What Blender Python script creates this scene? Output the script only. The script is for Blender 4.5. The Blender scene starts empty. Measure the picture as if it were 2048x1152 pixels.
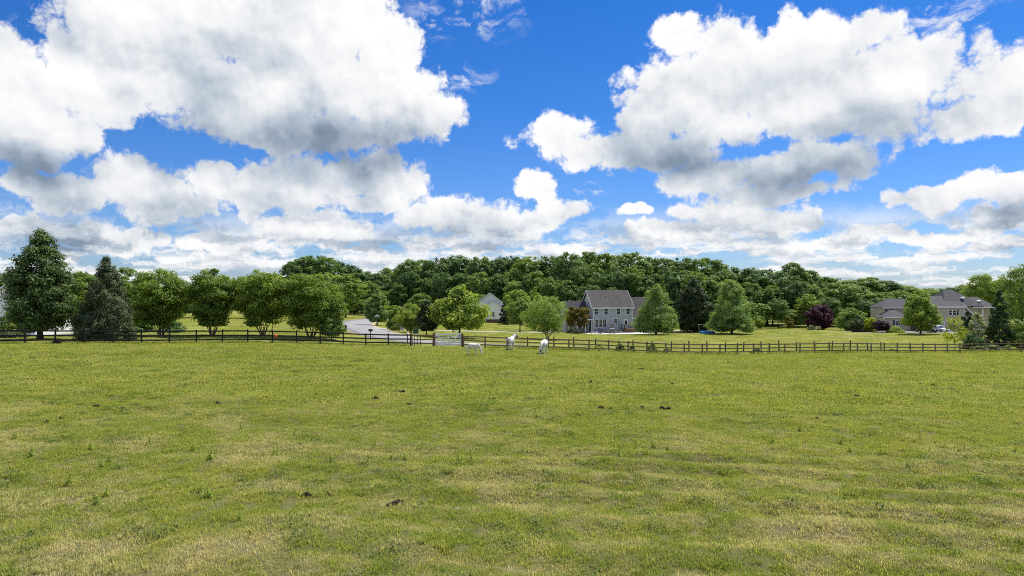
import bpy, bmesh, math, random
import numpy as np
from mathutils import Vector, Matrix

# ------------------------------------------------------------------ camera, sky, sun, exposure
SC = bpy.context.scene
COL = SC.collection
F = 1365.0            # focal length in pixels of the 2048 px wide photograph
HY = 578.0            # row of the horizon
CAMZ = 6.0            # camera height above the pasture under it

cam_d = bpy.data.cameras.new('camera')
cam = bpy.data.objects.new('camera', cam_d)
COL.objects.link(cam)
cam_d.sensor_width = 36.0
cam_d.lens = F / 2048.0 * 36.0
cam_d.clip_start = 0.1
cam_d.clip_end = 8000.0
cam.location = (0.0, 0.0, CAMZ)
cam.rotation_euler = (math.radians(90.0) + math.atan((HY - 576.0) / F), 0.0, 0.0)
SC.camera = cam

SUN_EL = math.radians(61.0)
SUN_AZ = math.radians(50.0)      # from straight ahead (+Y) towards the right (+X)

sun_d = bpy.data.lights.new('sun', 'SUN')
sun_d.energy = 5.0
sun_d.angle = math.radians(0.53)
sun_d.color = (1.0, 0.95, 0.86)
sun = bpy.data.objects.new('sun', sun_d)
COL.objects.link(sun)
sdir = Vector((math.sin(SUN_AZ) * math.cos(SUN_EL), math.cos(SUN_AZ) * math.cos(SUN_EL), math.sin(SUN_EL)))
sun.rotation_euler = sdir.to_track_quat('Z', 'Y').to_euler()
sun.location = (60, 60, 90)

SC.view_settings.view_transform = 'Standard'
SC.view_settings.look = 'None'
SC.view_settings.gamma = 1.0
SC.view_settings.exposure = 0.35
SC.view_settings.use_curve_mapping = False
SC.cycles.use_denoising = False
SC.cycles.use_adaptive_sampling = True
SC.cycles.adaptive_threshold = 0.02
SC.cycles.max_bounces = 8
SC.cycles.diffuse_bounces = 5
SC.cycles.transmission_bounces = 4
SC.cycles.glossy_bounces = 2
SC.cycles.sample_clamp_indirect = 6.0
SC.cycles.filter_width = 1.0


class NG:
    """small helper for building node trees"""
    def __init__(self, tree):
        self.t = tree
        self.n = tree.nodes
        self.l = tree.links

    def put(self, sock, v):
        if isinstance(v, bpy.types.NodeSocket):
            self.l.new(v, sock)
        elif v is not None:
            sock.default_value = v

    def node(self, typ, **kw):
        nd = self.n.new(typ)
        for k, v in kw.items():
            setattr(nd, k, v)
        return nd

    def math(self, op, a, b=None, c=None, clamp=False):
        nd = self.node('ShaderNodeMath', operation=op, use_clamp=clamp)
        for i, v in enumerate((a, b, c)):
            if v is not None:
                self.put(nd.inputs[i], v)
        return nd.outputs[0]

    def vmath(self, op, a, b=None, c=None, out=0):
        nd = self.node('ShaderNodeVectorMath', operation=op)
        for i, v in enumerate((a, b, c)):
            if v is not None:
                self.put(nd.inputs[i], v)
        return nd.outputs[out]

    def noise(self, vec, scale, detail=4.0, rough=0.5, dims='3D', out='Fac', dist=0.0):
        nd = self.node('ShaderNodeTexNoise', noise_dimensions=dims)
        if vec is not None:
            self.put(nd.inputs['Vector'], vec)
        nd.inputs['Scale'].default_value = scale
        nd.inputs['Detail'].default_value = detail
        nd.inputs['Roughness'].default_value = rough
        nd.inputs['Distortion'].default_value = dist
        return nd.outputs[0] if out == 'Fac' else nd.outputs[1]

    def mr(self, v, a, b, c=0.0, d=1.0, smooth=False):
        nd = self.node('ShaderNodeMapRange', interpolation_type='SMOOTHSTEP' if smooth else 'LINEAR', clamp=True)
        self.put(nd.inputs[0], v)
        for i, x in enumerate((a, b, c, d)):
            self.put(nd.inputs[i + 1], x)
        return nd.outputs[0]

    def mix(self, fac, a, b, blend='MIX'):
        nd = self.node('ShaderNodeMix', data_type='RGBA', blend_type=blend, clamp_factor=True)
        self.put(nd.inputs[0], fac)
        self.put(nd.inputs[6], c4(a))
        self.put(nd.inputs[7], c4(b))
        return nd.outputs[2]

    def ramp(self, fac, stops):
        nd = self.node('ShaderNodeValToRGB')
        cr = nd.color_ramp
        while len(cr.elements) < len(stops):
            cr.elements.new(0.5)
        for e, (p, c) in zip(cr.elements, stops):
            e.position = p
            e.color = c4(c)
        self.put(nd.inputs[0], fac)
        return nd.outputs[0]

    def xyz(self, x, y, z):
        nd = self.node('ShaderNodeCombineXYZ')
        for i, v in enumerate((x, y, z)):
            self.put(nd.inputs[i], v)
        return nd.outputs[0]

    def sep(self, v):
        nd = self.node('ShaderNodeSeparateXYZ')
        self.put(nd.inputs[0], v)
        return nd.outputs


def c4(c):
    if isinstance(c, (tuple, list)) and len(c) == 3:
        return (c[0], c[1], c[2], 1.0)
    return c


def build_world():
    w = bpy.data.worlds.new('World')
    SC.world = w
    w.use_nodes = True
    t = w.node_tree
    t.nodes.clear()
    g = NG(t)
    STR = 0.10
    sky = g.node('ShaderNodeTexSky', sky_type='NISHITA', sun_disc=False)
    sky.sun_elevation = SUN_EL
    sky.sun_rotation = SUN_AZ
    sky.altitude = 0.0
    sky.air_density = 1.0
    sky.dust_density = 0.4
    sky.ozone_density = 3.0
    dirv = g.node('ShaderNodeTexCoord').outputs['Generated']
    x, y, z = g.sep(dirv)
    # the blue of a clear late spring noon: deeper than the model's own
    az = g.math('ARCTAN2', x, y)
    hyp = g.math('SQRT', g.math('ADD', g.math('MULTIPLY', x, x), g.math('MULTIPLY', y, y)))
    el = g.math('ARCTAN2', z, hyp)
    p = g.xyz(az, el, 0.0)
    blue = g.mix(1.0, sky.outputs[0], g.ramp(g.mr(el, 0.0, 0.40), [(0.0, (0.56, 0.72, 1.05)), (0.3, (0.36, 0.60, 1.02)), (0.62, (0.20, 0.53, 1.0)), (1.0, (0.13, 0.49, 1.0))]), 'MULTIPLY')

    # domain warp makes edges billow
    w1 = g.vmath('SUBTRACT', g.noise(p, 11.0, 2.0, 0.55, '2D', 'Color'), (0.5, 0.5, 0.5))
    w2 = g.vmath('SUBTRACT', g.noise(p, 52.0, 4.0, 0.62, '2D', 'Color'), (0.5, 0.5, 0.5))
    q = g.vmath('MULTIPLY_ADD', w1, (0.075, 0.045, 0.0), p)
    q = g.vmath('MULTIPLY_ADD', w2, (0.014, 0.010, 0.0), q)

    def ang(px, py):
        a = math.atan((px - 1024.0) / F)
        return a, math.atan((HY - py) * math.cos(a) / F)

    def field(els, src, k):
        acc = None
        for (px, py, rx, ry) in els:
            a, e = ang(px, py)
            rx_, ry_ = rx / F * math.cos(a) ** 2, ry / F * math.cos(a)
            v = g.vmath('MULTIPLY_ADD', src, (1 / rx_, 1 / ry_, 0.0), (-a / rx_, -e / ry_, 0.0))
            ln = g.vmath('LENGTH', v, out=1)
            if acc is None:
                acc = ln
            else:
                nd = g.node('ShaderNodeMath', operation='SMOOTH_MIN')
                g.put(nd.inputs[0], acc)
                g.put(nd.inputs[1], ln)
                nd.inputs[2].default_value = k
                acc = nd.outputs[0]
        return acc

    clouds = [
        # big cloud on the left
        (300, 70, 210, 120), (160, 110, 110, 85), (620, 50, 230, 130), (780, 110, 75, 110), (480, 170, 330, 95), (770, 190, 150, 85), (860, 235, 75, 45),
        (470, 50, 240, 110), (250, 190, 190, 65), (560, 265, 200, 55), (690, 265, 140, 42), (400, -60, 380, 90),
        # left margin
        (20, 200, 130, 105), (130, 265, 95, 60), (0, 120, 75, 85), (30, 300, 150, 48),
        # row beneath
        (140, 385, 150, 50), (265, 365, 130, 62), (330, 408, 140, 50), (405, 355, 62, 38), (600, 375, 140, 62), (745, 350, 130, 56), (815, 370, 64, 50), (765, 408, 90, 28), (500, 395, 100, 46),
        # big cloud on the right
        (1365, 62, 55, 46), (1450, 95, 110, 62), (1572, 62, 42, 42), (1690, 75, 120, 52), (1830, 130, 150, 68), (2010, 170, 130, 82), (1560, 120, 200, 80), (1420, 190, 215, 105), (1680, 190, 310, 105),
        (1960, 225, 160, 48), (1105, 268, 72, 50), (1210, 300, 130, 36), (1290, 255, 100, 50), (1620, 325, 150, 52), (1420, 355, 110, 44), (1545, 388, 130, 24), (1330, 300, 120, 45),
        # right margin and small ones
        (1880, 388, 145, 34), (1960, 378, 130, 34), (2040, 395, 100, 45), (2010, 445, 110, 34), (1062, 372, 52, 40), (1100, 425, 75, 28), (1280, 427, 64, 17),
        (930, 440, 140, 46), (1010, 455, 95, 36), (1470, 435, 140, 44), (1555, 445, 90, 34), (1330, 472, 120, 28), (620, 458, 140, 44), (430, 484, 100, 20), (250, 488, 85, 28),
        (50, 452, 80, 24), (170, 462, 110, 32), (890, 490, 90, 16), (1740, 470, 90, 24), (1900, 480, 120, 20),
        (300, 478, 60, 20), (720, 505, 70, 14), (850, 497, 55, 16), (960, 500, 50, 14), (1420, 478, 60, 22), (1500, 492, 70, 18), (1660, 490, 70, 18), (1820, 478, 80, 20), (2000, 500, 90, 18), (120, 510, 90, 18), (480, 515, 80, 12), (1150, 498, 70, 14),
    ]
    shades = [
        (600, 305, 230, 70), (690, 285, 170, 50), (340, 300, 70, 40), (60, 340, 170, 46), (1330, 336, 100, 34), (1640, 362, 115, 38), (460, 300, 110, 40),
    ]
    mild = [
        (560, 270, 380, 90), (80, 310, 220, 80), (240, 430, 240, 46), (1330, 310, 190, 70), (1640, 330, 230, 90), (1780, 250, 330, 60), (640, 482, 150, 26),
        (1960, 430, 190, 36), (1520, 460, 150, 26), (950, 468, 150, 28), (560, 425, 170, 34), (1480, 392, 200, 34), (170, 486, 200, 22), (430, 115, 330, 60), (1500, 180, 260, 60),
    ]
    # billows: rounded lumps, added to the distance
    vo = g.node('ShaderNodeTexVoronoi', voronoi_dimensions='2D', feature='SMOOTH_F1', distance='EUCLIDEAN')
    g.put(vo.inputs['Vector'], g.vmath('MULTIPLY_ADD', w2, (0.012, 0.010, 0.0), p))
    vo.inputs['Scale'].default_value = 26.0
    vo.inputs['Detail'].default_value = 3.0
    vo.inputs['Roughness'].default_value = 0.62
    vo.inputs['Lacunarity'].default_value = 2.3
    vo.inputs['Smoothness'].default_value = 0.35
    bil = vo.outputs['Distance']
    fib = g.noise(p, 17.0, 6.0, 0.52, '2D')
    d = field(clouds, q, 0.14)
    d = g.math('ADD', d, g.math('MULTIPLY_ADD', bil, 0.40, -0.29))
    d = g.math('ADD', d, g.math('MULTIPLY_ADD', fib, 0.44, -0.22))
    dens = g.mr(d, 1.10, 0.78, 0.0, 1.0, True)

    # flat far clouds in the lowest degrees, general cloud cover everywhere else
    inv = g.math('DIVIDE', 1.0, g.math('MAXIMUM', g.math('ADD', z, 0.055), 0.02))
    pl = g.xyz(g.math('MULTIPLY', x, inv), g.math('MULTIPLY', y, inv), 0.0)
    pn = g.noise(pl, 0.62, 7.0, 0.56, '2D')
    le = g.math('LOGARITHM', g.math('MAXIMUM', g.math('ADD', el, 0.045), 0.012), 2.718)
    lp = g.xyz(g.math('MULTIPLY', az, 9.0), g.math('MULTIPLY', le, 3.4), 0.0)
    lp = g.vmath('MULTIPLY_ADD', w2, (0.55, 0.40, 0.0), lp)
    low = g.noise(lp, 1.0, 7.0, 0.60, '2D')
    low2 = g.noise(g.vmath('ADD', lp, (0.05, 0.30, 0.0)), 1.0, 5.0, 0.58, '2D')
    lowd = g.math('MULTIPLY', g.mr(low, 0.40, 0.56, 0.0, 1.0, True), g.math('MULTIPLY', g.mr(el, 0.125, 0.060, 0.0, 0.95, True), g.mr(el, -0.03, 0.0, 0.0, 1.0)))
    inframe = g.math('MULTIPLY', g.mr(g.math('ABSOLUTE', az), 0.85, 0.68, 0.0, 1.0, True), g.mr(el, 0.62, 0.46, 0.0, 1.0, True))
    outd = g.math('MULTIPLY', g.mr(pn, 0.47, 0.58, 0.0, 1.0, True), g.math('MULTIPLY', g.math('SUBTRACT', 1.0, inframe), g.mr(el, -0.03, 0.0, 0.0, 1.0)))
    # thin torn wisps in the open blue
    wm = g.mr(field([(930, 20, 150, 60), (1890, 22, 170, 52), (930, 165, 70, 30), (1190, 380, 60, 22)], q, 0.2), 1.15, 0.25, 0.0, 1.0, True)
    wis = g.mr(g.noise(g.vmath('MULTIPLY', q, (1.0, 1.9, 0.0)), 22.0, 7.0, 0.62, '2D'), 0.46, 0.74, 0.0, 0.85, True)
    dens = g.math('MAXIMUM', dens, g.math('MULTIPLY', wm, wis))
    dens = g.math('MAXIMUM', g.math('MAXIMUM', dens, lowd), outd)

    # relief: thinner towards the light above is brighter, heavier bases are greyer
    fa = g.noise(p, 13.0, 3.0, 0.5, '2D')
    fb = g.noise(g.vmath('ADD', p, (0.008, 0.020, 0.0)), 13.0, 3.0, 0.5, '2D')
    vo2 = g.node('ShaderNodeTexVoronoi', voronoi_dimensions='2D', feature='SMOOTH_F1', distance='EUCLIDEAN')
    g.put(vo2.inputs['Vector'], g.vmath('MULTIPLY_ADD', w2, (0.012, 0.010, 0.0), g.vmath('ADD', p, (0.004, 0.010, 0.0))))
    vo2.inputs['Scale'].default_value = 26.0
    vo2.inputs['Detail'].default_value = 3.0
    vo2.inputs['Roughness'].default_value = 0.62
    vo2.inputs['Lacunarity'].default_value = 2.3
    vo2.inputs['Smoothness'].default_value = 0.35
    rel = g.math('ADD', g.math('SUBTRACT', fa, fb), g.math('MULTIPLY', g.math('SUBTRACT', vo2.outputs['Distance'], bil), 0.22))
    sw = g.vmath('MULTIPLY_ADD', w1, (0.10, 0.04, 0.0), p)
    fo = g.math('MULTIPLY_ADD', fa, 0.5, -0.25)
    base = g.mr(g.math('ADD', field(shades, sw, 0.5), fo), 1.75, 0.0, 0.0, 1.0, True)
    base2 = g.mr(g.math('ADD', field(mild, sw, 0.5), fo), 1.7, 0.0, 0.0, 1.0, True)
    lowg = g.math('MULTIPLY', g.mr(g.math('ADD', g.math('SUBTRACT', low2, low), g.math('MULTIPLY_ADD', low, 0.35, -0.17)), -0.10, 0.14, 0.0, 1.0, True), g.mr(el, 0.14, 0.05, 0.0, 1.0, True))
    soft = g.mr(g.noise(p, 8.0, 4.0, 0.5, '2D'), 0.42, 0.72, 0.0, 0.22, True)
    lum = g.math('MULTIPLY_ADD', g.mr(d, 1.0, 0.45, 0.0, 1.0, True), -0.03, 1.03)
    lum = g.math('SUBTRACT', lum, g.math('MULTIPLY', base, 0.40))
    lum = g.math('SUBTRACT', lum, g.math('MULTIPLY', base2, 0.25))
    lum = g.math('SUBTRACT', lum, g.math('MULTIPLY', lowg, 0.34))
    lum = g.math('SUBTRACT', lum, soft)
    lum = g.math('ADD', lum, g.math('MULTIPLY', rel, 0.38))
    lum = g.math('MINIMUM', g.math('MAXIMUM', lum, 0.18), 1.0)
    ccol = g.ramp(lum, [(0.0, (0.13, 0.18, 0.26)), (0.30, (0.25, 0.32, 0.42)), (0.58, (0.53, 0.595, 0.68)), (0.80, (0.82, 0.84, 0.87)), (1.0, (0.99, 0.99, 0.99))])
    ccol = g.vmath('SCALE', ccol)
    ccol.node.inputs[3].default_value = 0.80 / STR
    col = g.mix(dens, blue, ccol)
    bg = g.node('ShaderNodeBackground')
    g.put(bg.inputs[0], col)
    bg.inputs[1].default_value = STR
    out = g.node('ShaderNodeOutputWorld')
    t.links.new(bg.outputs[0], out.inputs[0])
    w.cycles.sampling_method = 'MANUAL'
    w.cycles.sample_map_resolution = 512


build_world()

# ------------------------------------------------------------------ terrain
# (x, y, height relative to the lens) read off the fence, the roads and the house plinths
CTRL = [
    (0, 0, -6.0), (0, 20, -6.05), (-15, 20, -5.75), (15, 20, -6.3), (0, 45, -6.3), (-30, 45, -5.4), (30, 45, -7.1), (-60, 30, -5.0), (60, 40, -7.7),
    (0, -40, -5.8), (-70, -40, -5.0), (70, -40, -6.8),
    (-48, 64, -5.16), (-36, 68, -5.46), (-18.2, 76.6, -6.26), (-8.7, 76, -6.43), (-0.6, 77.5, -6.8), (9.7, 80, -7.3), (19.8, 83, -7.97), (28.4, 85, -8.16), (44.4, 91, -8.5), (63, 98.5, -9.2), (76, 102, -9.5),
    (-50, 75, -5.35), (-39, 80, -5.5), (-24, 80, -5.7), (-47, 123, -6.5), (-64, 120, -6.2), (-67, 95, -6.2), (-30, 100, -6.2),
    (-7.7, 84.5, -6.75), (-12.5, 88, -6.6), (-18, 101.6, -6.7), (-26, 122, -7.0), (-32.5, 142, -7.3), (-37, 169, -7.8), (-39, 190, -8.2),
    (-40, 250, -9.5), (-80, 200, -8.0), (-120, 200, -7.0), (-11.8, 130, -7.9), (1.6, 140, -8.8), (-6.6, 195, -9.6), (22, 155, -10.2), (39, 165, -10.15),
    (31, 148, -9.9), (48, 150, -9.9), (80, 190, -11.0), (90.8, 150, -9.35), (83.7, 140, -9.2), (75, 103, -9.3), (90, 110, -9.4), (130, 150, -9.5),
    (0, 400, -11), (250, 400, -13), (-250, 400, -8), (-700, 900, -8), (700, 900, -14), (0, 1200, -11), (0, 3000, -11), (-1500, 2500, -9), (1500, 2500, -12), (-400, -200, -5), (400, -200, -8),
]
_P = np.array([(a, b) for a, b, _ in CTRL], float) / 100.0
_Z = np.array([c for _, _, c in CTRL], float) + CAMZ


def _U(r2):
    return np.where(r2 > 0, r2 * np.log(np.maximum(r2, 1e-12)), 0.0)


def _solve():
    n = len(_P)
    K = _U(((_P[:, None] - _P[None]) ** 2).sum(-1)) + np.eye(n) * 0.004
    Q = np.hstack([np.ones((n, 1)), _P])
    A = np.block([[K, Q], [Q.T, np.zeros((3, 3))]])
    return np.linalg.solve(A, np.concatenate([_Z, np.zeros(3)]))


_W = _solve()
RNG = np.random.default_rng(7)
_LAT = RNG.random((257, 257))


def vnoise(x, y):
    xi = np.floor(x).astype(int)
    yi = np.floor(y).astype(int)
    fx, fy = x - xi, y - yi
    fx, fy = fx * fx * (3 - 2 * fx), fy * fy * (3 - 2 * fy)
    a = _LAT[xi % 256, yi % 256]; b = _LAT[(xi + 1) % 256, yi % 256]
    c = _LAT[xi % 256, (yi + 1) % 256]; d = _LAT[(xi + 1) % 256, (yi + 1) % 256]
    return a * (1 - fx) * (1 - fy) + b * fx * (1 - fy) + c * (1 - fx) * fy + d * fx * fy - 0.5


def sstep(v, a, b):
    t = np.clip((v - a) / (b - a), 0, 1)
    return t * t * (3 - 2 * t)


FENCE = np.array([(-62, 58.0), (-48, 64), (-36, 68), (-27, 72.2), (-18.2, 75.6), (-8.7, 76.6), (-0.6, 77.8), (9.7, 80), (19.8, 82.6), (28.4, 85), (44.4, 91), (63, 98.2), (76, 102.5), (100, 110)], float)


def fence_y(x):
    return np.interp(x, FENCE[:, 0], FENCE[:, 1])


def T(x, y):
    """ground height"""
    x = np.asarray(x, float); y = np.asarray(y, float)
    sh = np.broadcast(x, y).shape
    x = np.broadcast_to(x, sh).ravel(); y = np.broadcast_to(y, sh).ravel()
    z = np.empty(x.size)
    for i in range(0, x.size, 20000):
        s = slice(i, i + 20000)
        q = np.stack([x[s], y[s]], 1) / 100.0
        z[s] = _U(((q[:, None] - _P[None]) ** 2).sum(-1)) @ _W[:len(_P)] + _W[-3] + q @ _W[-2:]
    r = np.hypot(x, y)
    z = np.where(r > 500, z * np.exp(-np.maximum(r - 500, 0) / 900.0) + (-5.0) * (1 - np.exp(-np.maximum(r - 500, 0) / 900.0)), z)
    # pasture: tussocks, hollows and old furrows
    m = 1 - sstep(y, fence_y(x) - 9, fence_y(x) - 2)
    mic = 0.16 * vnoise(x / 1.7 + 11, y / 1.1 + 5) + 0.20 * vnoise(x / 5.0 + 3, y / 3.2 + 8) + 0.05 * vnoise(x / 0.6, y / 0.5)
    fur = np.sin((y + 0.10 * x + 1.6 * vnoise(x / 7.0, y / 7.0)) * 2 * math.pi / 1.95) * 0.12
    mic = mic + fur * sstep(x, -9, 2) * (1 - sstep(y, 23, 31)) * (0.55 + vnoise(x / 4.0 + 40, y / 3.0))
    z = z + mic * m
    return z.reshape(sh)


def Tz(x, y):
    return float(T(np.array([x]), np.array([y]))[0])


def PX(px, d):
    """x of a photo column at depth d"""
    return (px - 1024.0) * d / F


def H_at(px, d, ytop):
    """height above the ground of photo row ytop for a thing at column px and depth d"""
    return CAMZ + (HY - ytop) * d / F - Tz(PX(px, d), d)


# ------------------------------------------------------------------ mesh helpers
def np_mesh(name, V, quads=None, tris=None, mat=None, smooth=False, tint=None):
    V = np.asarray(V, np.float32)
    me = bpy.data.meshes.new(name)
    nq = 0 if quads is None else len(quads)
    nt = 0 if tris is None else len(tris)
    me.vertices.add(len(V))
    me.vertices.foreach_set('co', V.ravel())
    loops = np.concatenate([np.asarray(a, np.int32).ravel() for a, n in ((quads, nq), (tris, nt)) if n])
    me.loops.add(len(loops))
    me.loops.foreach_set('vertex_index', loops)
    tot = np.concatenate([np.full(nq, 4, np.int32), np.full(nt, 3, np.int32)])
    st = np.concatenate([[0], np.cumsum(tot)[:-1]]).astype(np.int32)
    me.polygons.add(nq + nt)
    me.polygons.foreach_set('loop_start', st)
    me.polygons.foreach_set('loop_total', tot)
    if smooth:
        me.polygons.foreach_set('use_smooth', np.ones(nq + nt, bool))
    if tint is not None:
        at = me.attributes.new('tint', 'FLOAT', 'FACE')
        at.data.foreach_set('value', np.asarray(tint, np.float32))
    me.update(calc_edges=True)
    if mat is not None:
        me.materials.append(mat)
    return me


def link(name, me, parent=None, loc=None):
    o = bpy.data.objects.new(name, me)
    COL.objects.link(o)
    if parent is not None:
        o.parent = parent
    if loc is not None:
        o.location = loc
    return o


def tag(o, label=None, cat=None, group=None, kind=None):
    if label:
        o['label'] = label
    if cat:
        o['category'] = cat
    if group:
        o['group'] = group
    if kind:
        o['kind'] = kind
    return o


def thing(name, label, cat, loc, rz=0.0, group=None):
    o = bpy.data.objects.new(name, None)
    o.empty_display_size = 0.3
    COL.objects.link(o)
    o.location = loc
    o.rotation_euler = (0, 0, rz)
    return tag(o, label, cat, group)


def copy_tree(o, parent=None):
    c = o.copy()
    COL.objects.link(c)
    c.parent = parent
    for ch in o.children:
        copy_tree(ch, c)
    return c


class MB:
    """collects simple shapes into one mesh"""
    def __init__(self):
        self.v = []
        self.f = []

    def box(self, x0, x1, y0, y1, z0, z1):
        b = len(self.v)
        self.v += [(x0, y0, z0), (x1, y0, z0), (x1, y1, z0), (x0, y1, z0), (x0, y0, z1), (x1, y0, z1), (x1, y1, z1), (x0, y1, z1)]
        self.f += [(b, b + 3, b + 2, b + 1), (b + 4, b + 5, b + 6, b + 7), (b, b + 1, b + 5, b + 4), (b + 1, b + 2, b + 6, b + 5), (b + 2, b + 3, b + 7, b + 6), (b + 3, b, b + 4, b + 7)]
        return self

    def hexa(self, pts):
        b = len(self.v)
        self.v += [tuple(p) for p in pts]
        self.f += [(b, b + 3, b + 2, b + 1), (b + 4, b + 5, b + 6, b + 7), (b, b + 1, b + 5, b + 4), (b + 1, b + 2, b + 6, b + 5), (b + 2, b + 3, b + 7, b + 6), (b + 3, b, b + 4, b + 7)]
        return self

    def prism(self, prof, axis, a0, a1):
        """polygon profile pushed along an axis: axis 'x' takes (y, z), 'y' takes (x, z), 'z' takes (x, y)"""
        n = len(prof)
        b = len(self.v)
        for a in (a0, a1):
            for (u, w) in prof:
                self.v.append({'x': (a, u, w), 'y': (u, a, w), 'z': (u, w, a)}[axis])
        self.f.append(tuple(b + i for i in range(n))[::-1])
        self.f.append(tuple(b + n + i for i in range(n)))
        for i in range(n):
            j = (i + 1) % n
            self.f.append((b + i, b + j, b + n + j, b + n + i))
        return self

    def bar(self, p, q, w, h=None):
        """square bar between two points"""
        h = h or w
        p, q = Vector(p), Vector(q)
        d = (q - p).normalized()
        up = Vector((0, 0, 1)) if abs(d.z) < 0.95 else Vector((0, 1, 0))
        s = d.cross(up).normalized()
        u = s.cross(d).normalized()
        pts = []
        for c in (p, q):
            for (a, b) in ((-1, -1), (1, -1), (1, 1), (-1, 1)):
                pts.append(c + s * (a * w / 2) + u * (b * h / 2))
        return self.hexa(pts)

    def tube(self, pts, rad, n=7, caps=True):
        b = len(self.v)
        pts = [Vector(p) for p in pts]
        for i, p in enumerate(pts):
            d = (pts[min(i + 1, len(pts) - 1)] - pts[max(i - 1, 0)]).normalized()
            up = Vector((0, 0, 1)) if abs(d.z) < 0.9 else Vector((1, 0, 0))
            s = d.cross(up).normalized()
            u = s.cross(d)
            for k in range(n):
                a = 2 * math.pi * k / n
                self.v.append(tuple(p + (s * math.cos(a) + u * math.sin(a)) * rad[i]))
        for i in range(len(pts) - 1):
            for k in range(n):
                k2 = (k + 1) % n
                self.f.append((b + i * n + k, b + i * n + k2, b + (i + 1) * n + k2, b + (i + 1) * n + k))
        if caps:
            self.f.append(tuple(b + k for k in range(n))[::-1])
            self.f.append(tuple(b + (len(pts) - 1) * n + k for k in range(n)))
        return self

    def ball(self, c, r, seg=10, rings=6, sq=(1, 1, 1), jit=0.0, rng=None):
        b = len(self.v)
        for i in range(rings + 1):
            th = math.pi * i / rings
            for k in range(seg):
                a = 2 * math.pi * k / seg
                rr = r * (1 + (rng.uniform(-jit, jit) if rng else 0))
                self.v.append((c[0] + rr * sq[0] * math.sin(th) * math.cos(a), c[1] + rr * sq[1] * math.sin(th) * math.sin(a), c[2] + rr * sq[2] * math.cos(th)))
        for i in range(rings):
            for k in range(seg):
                k2 = (k + 1) % seg
                self.f.append((b + i * seg + k, b + (i + 1) * seg + k, b + (i + 1) * seg + k2, b + i * seg + k2))
        return self

    def mesh(self, name, mat, smooth=False, bevel=0.0):
        me = bpy.data.meshes.new(name)
        me.from_pydata(self.v, [], self.f)
        bm = bmesh.new()
        bm.from_mesh(me)
        bmesh.ops.remove_doubles(bm, verts=bm.verts, dist=1e-5) if smooth else None
        if bevel > 0:
            bmesh.ops.bevel(bm, geom=list(bm.edges), offset=bevel, segments=1, affect='EDGES', profile=0.5)
        bmesh.ops.recalc_face_normals(bm, faces=bm.faces)
        bm.to_mesh(me)
        bm.free()
        if smooth:
            for p in me.polygons:
                p.use_smooth = True
        me.materials.append(mat)
        return me

    def build(self, name, mat, parent=None, smooth=False, bevel=0.0):
        return link(name, self.mesh(name, mat, smooth, bevel), parent)


# ------------------------------------------------------------------ materials
def new_mat(name):
    m = bpy.data.materials.new(name)
    m.use_nodes = True
    m.node_tree.nodes.clear()
    g = NG(m.node_tree)
    out = g.node('ShaderNodeOutputMaterial')
    return m, g, out


def surf(name, col, rough=0.8, var=0.12, nscale=3.0, spec=0.3, bump=0.0, bscale=30.0, coords='Object', metal=0.0, randobj=0.0, stretch=(1, 1, 1), dark=None, darkscale=1.0):
    """plain surface with a little natural unevenness of colour and relief"""
    m, g, out = new_mat(name)
    b = g.node('ShaderNodeBsdfPrincipled')
    tc = g.node('ShaderNodeTexCoord').outputs[coords]
    tc = g.vmath('MULTIPLY', tc, stretch)
    n = g.noise(tc, nscale, 5.0, 0.6)
    c = g.mix(n, tuple(max(0, v * (1 - 1.6 * var)) for v in col), tuple(v * (1 + 1.6 * var) for v in col))
    if dark is not None:
        c = g.mix(g.mr(g.noise(tc, darkscale, 4.0, 0.6), 0.45, 0.7, 0.0, 0.8, True), c, dark)
    if randobj:
        r = g.node('ShaderNodeObjectInfo').outputs['Random']
        c = g.mix(1.0, c, g.ramp(r, [(0, (1 - randobj,) * 3), (1, (1 + randobj,) * 3)]), 'MULTIPLY')
    g.put(b.inputs['Base Color'], c)
    b.inputs['Roughness'].default_value = rough
    b.inputs['Metallic'].default_value = metal
    b.inputs['Specular IOR Level'].default_value = spec
    if bump:
        bn = g.node('ShaderNodeBump')
        bn.inputs['Strength'].default_value = bump
        bn.inputs['Distance'].default_value = 0.02
        g.put(bn.inputs['Height'], g.noise(tc, bscale, 3.0, 0.6))
        g.put(b.inputs['Normal'], bn.outputs[0])
    m.node_tree.links.new(b.outputs[0], out.inputs[0])
    return m


def siding(name, col, pitch=0.16):
    """clapboard: horizontal courses with a small shadow line painted into the colour"""
    m, g, out = new_mat(name)
    b = g.node('ShaderNodeBsdfPrincipled')
    tc = g.node('ShaderNodeTexCoord').outputs['Object']
    x, y, z = g.sep(tc)
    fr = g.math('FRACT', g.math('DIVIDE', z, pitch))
    n = g.noise(tc, 1.2, 5.0, 0.6)
    c = g.mix(n, tuple(v * 0.86 for v in col), tuple(v * 1.12 for v in col))
    c = g.mix(g.mr(fr, 0.14, 0.10), c, tuple(v * 0.72 for v in col))  # darker strip paints the shadow line of each board
    g.put(b.inputs['Base Color'], c)
    b.inputs['Roughness'].default_value = 0.6
    m.node_tree.links.new(b.outputs[0], out.inputs[0])
    return m


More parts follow.
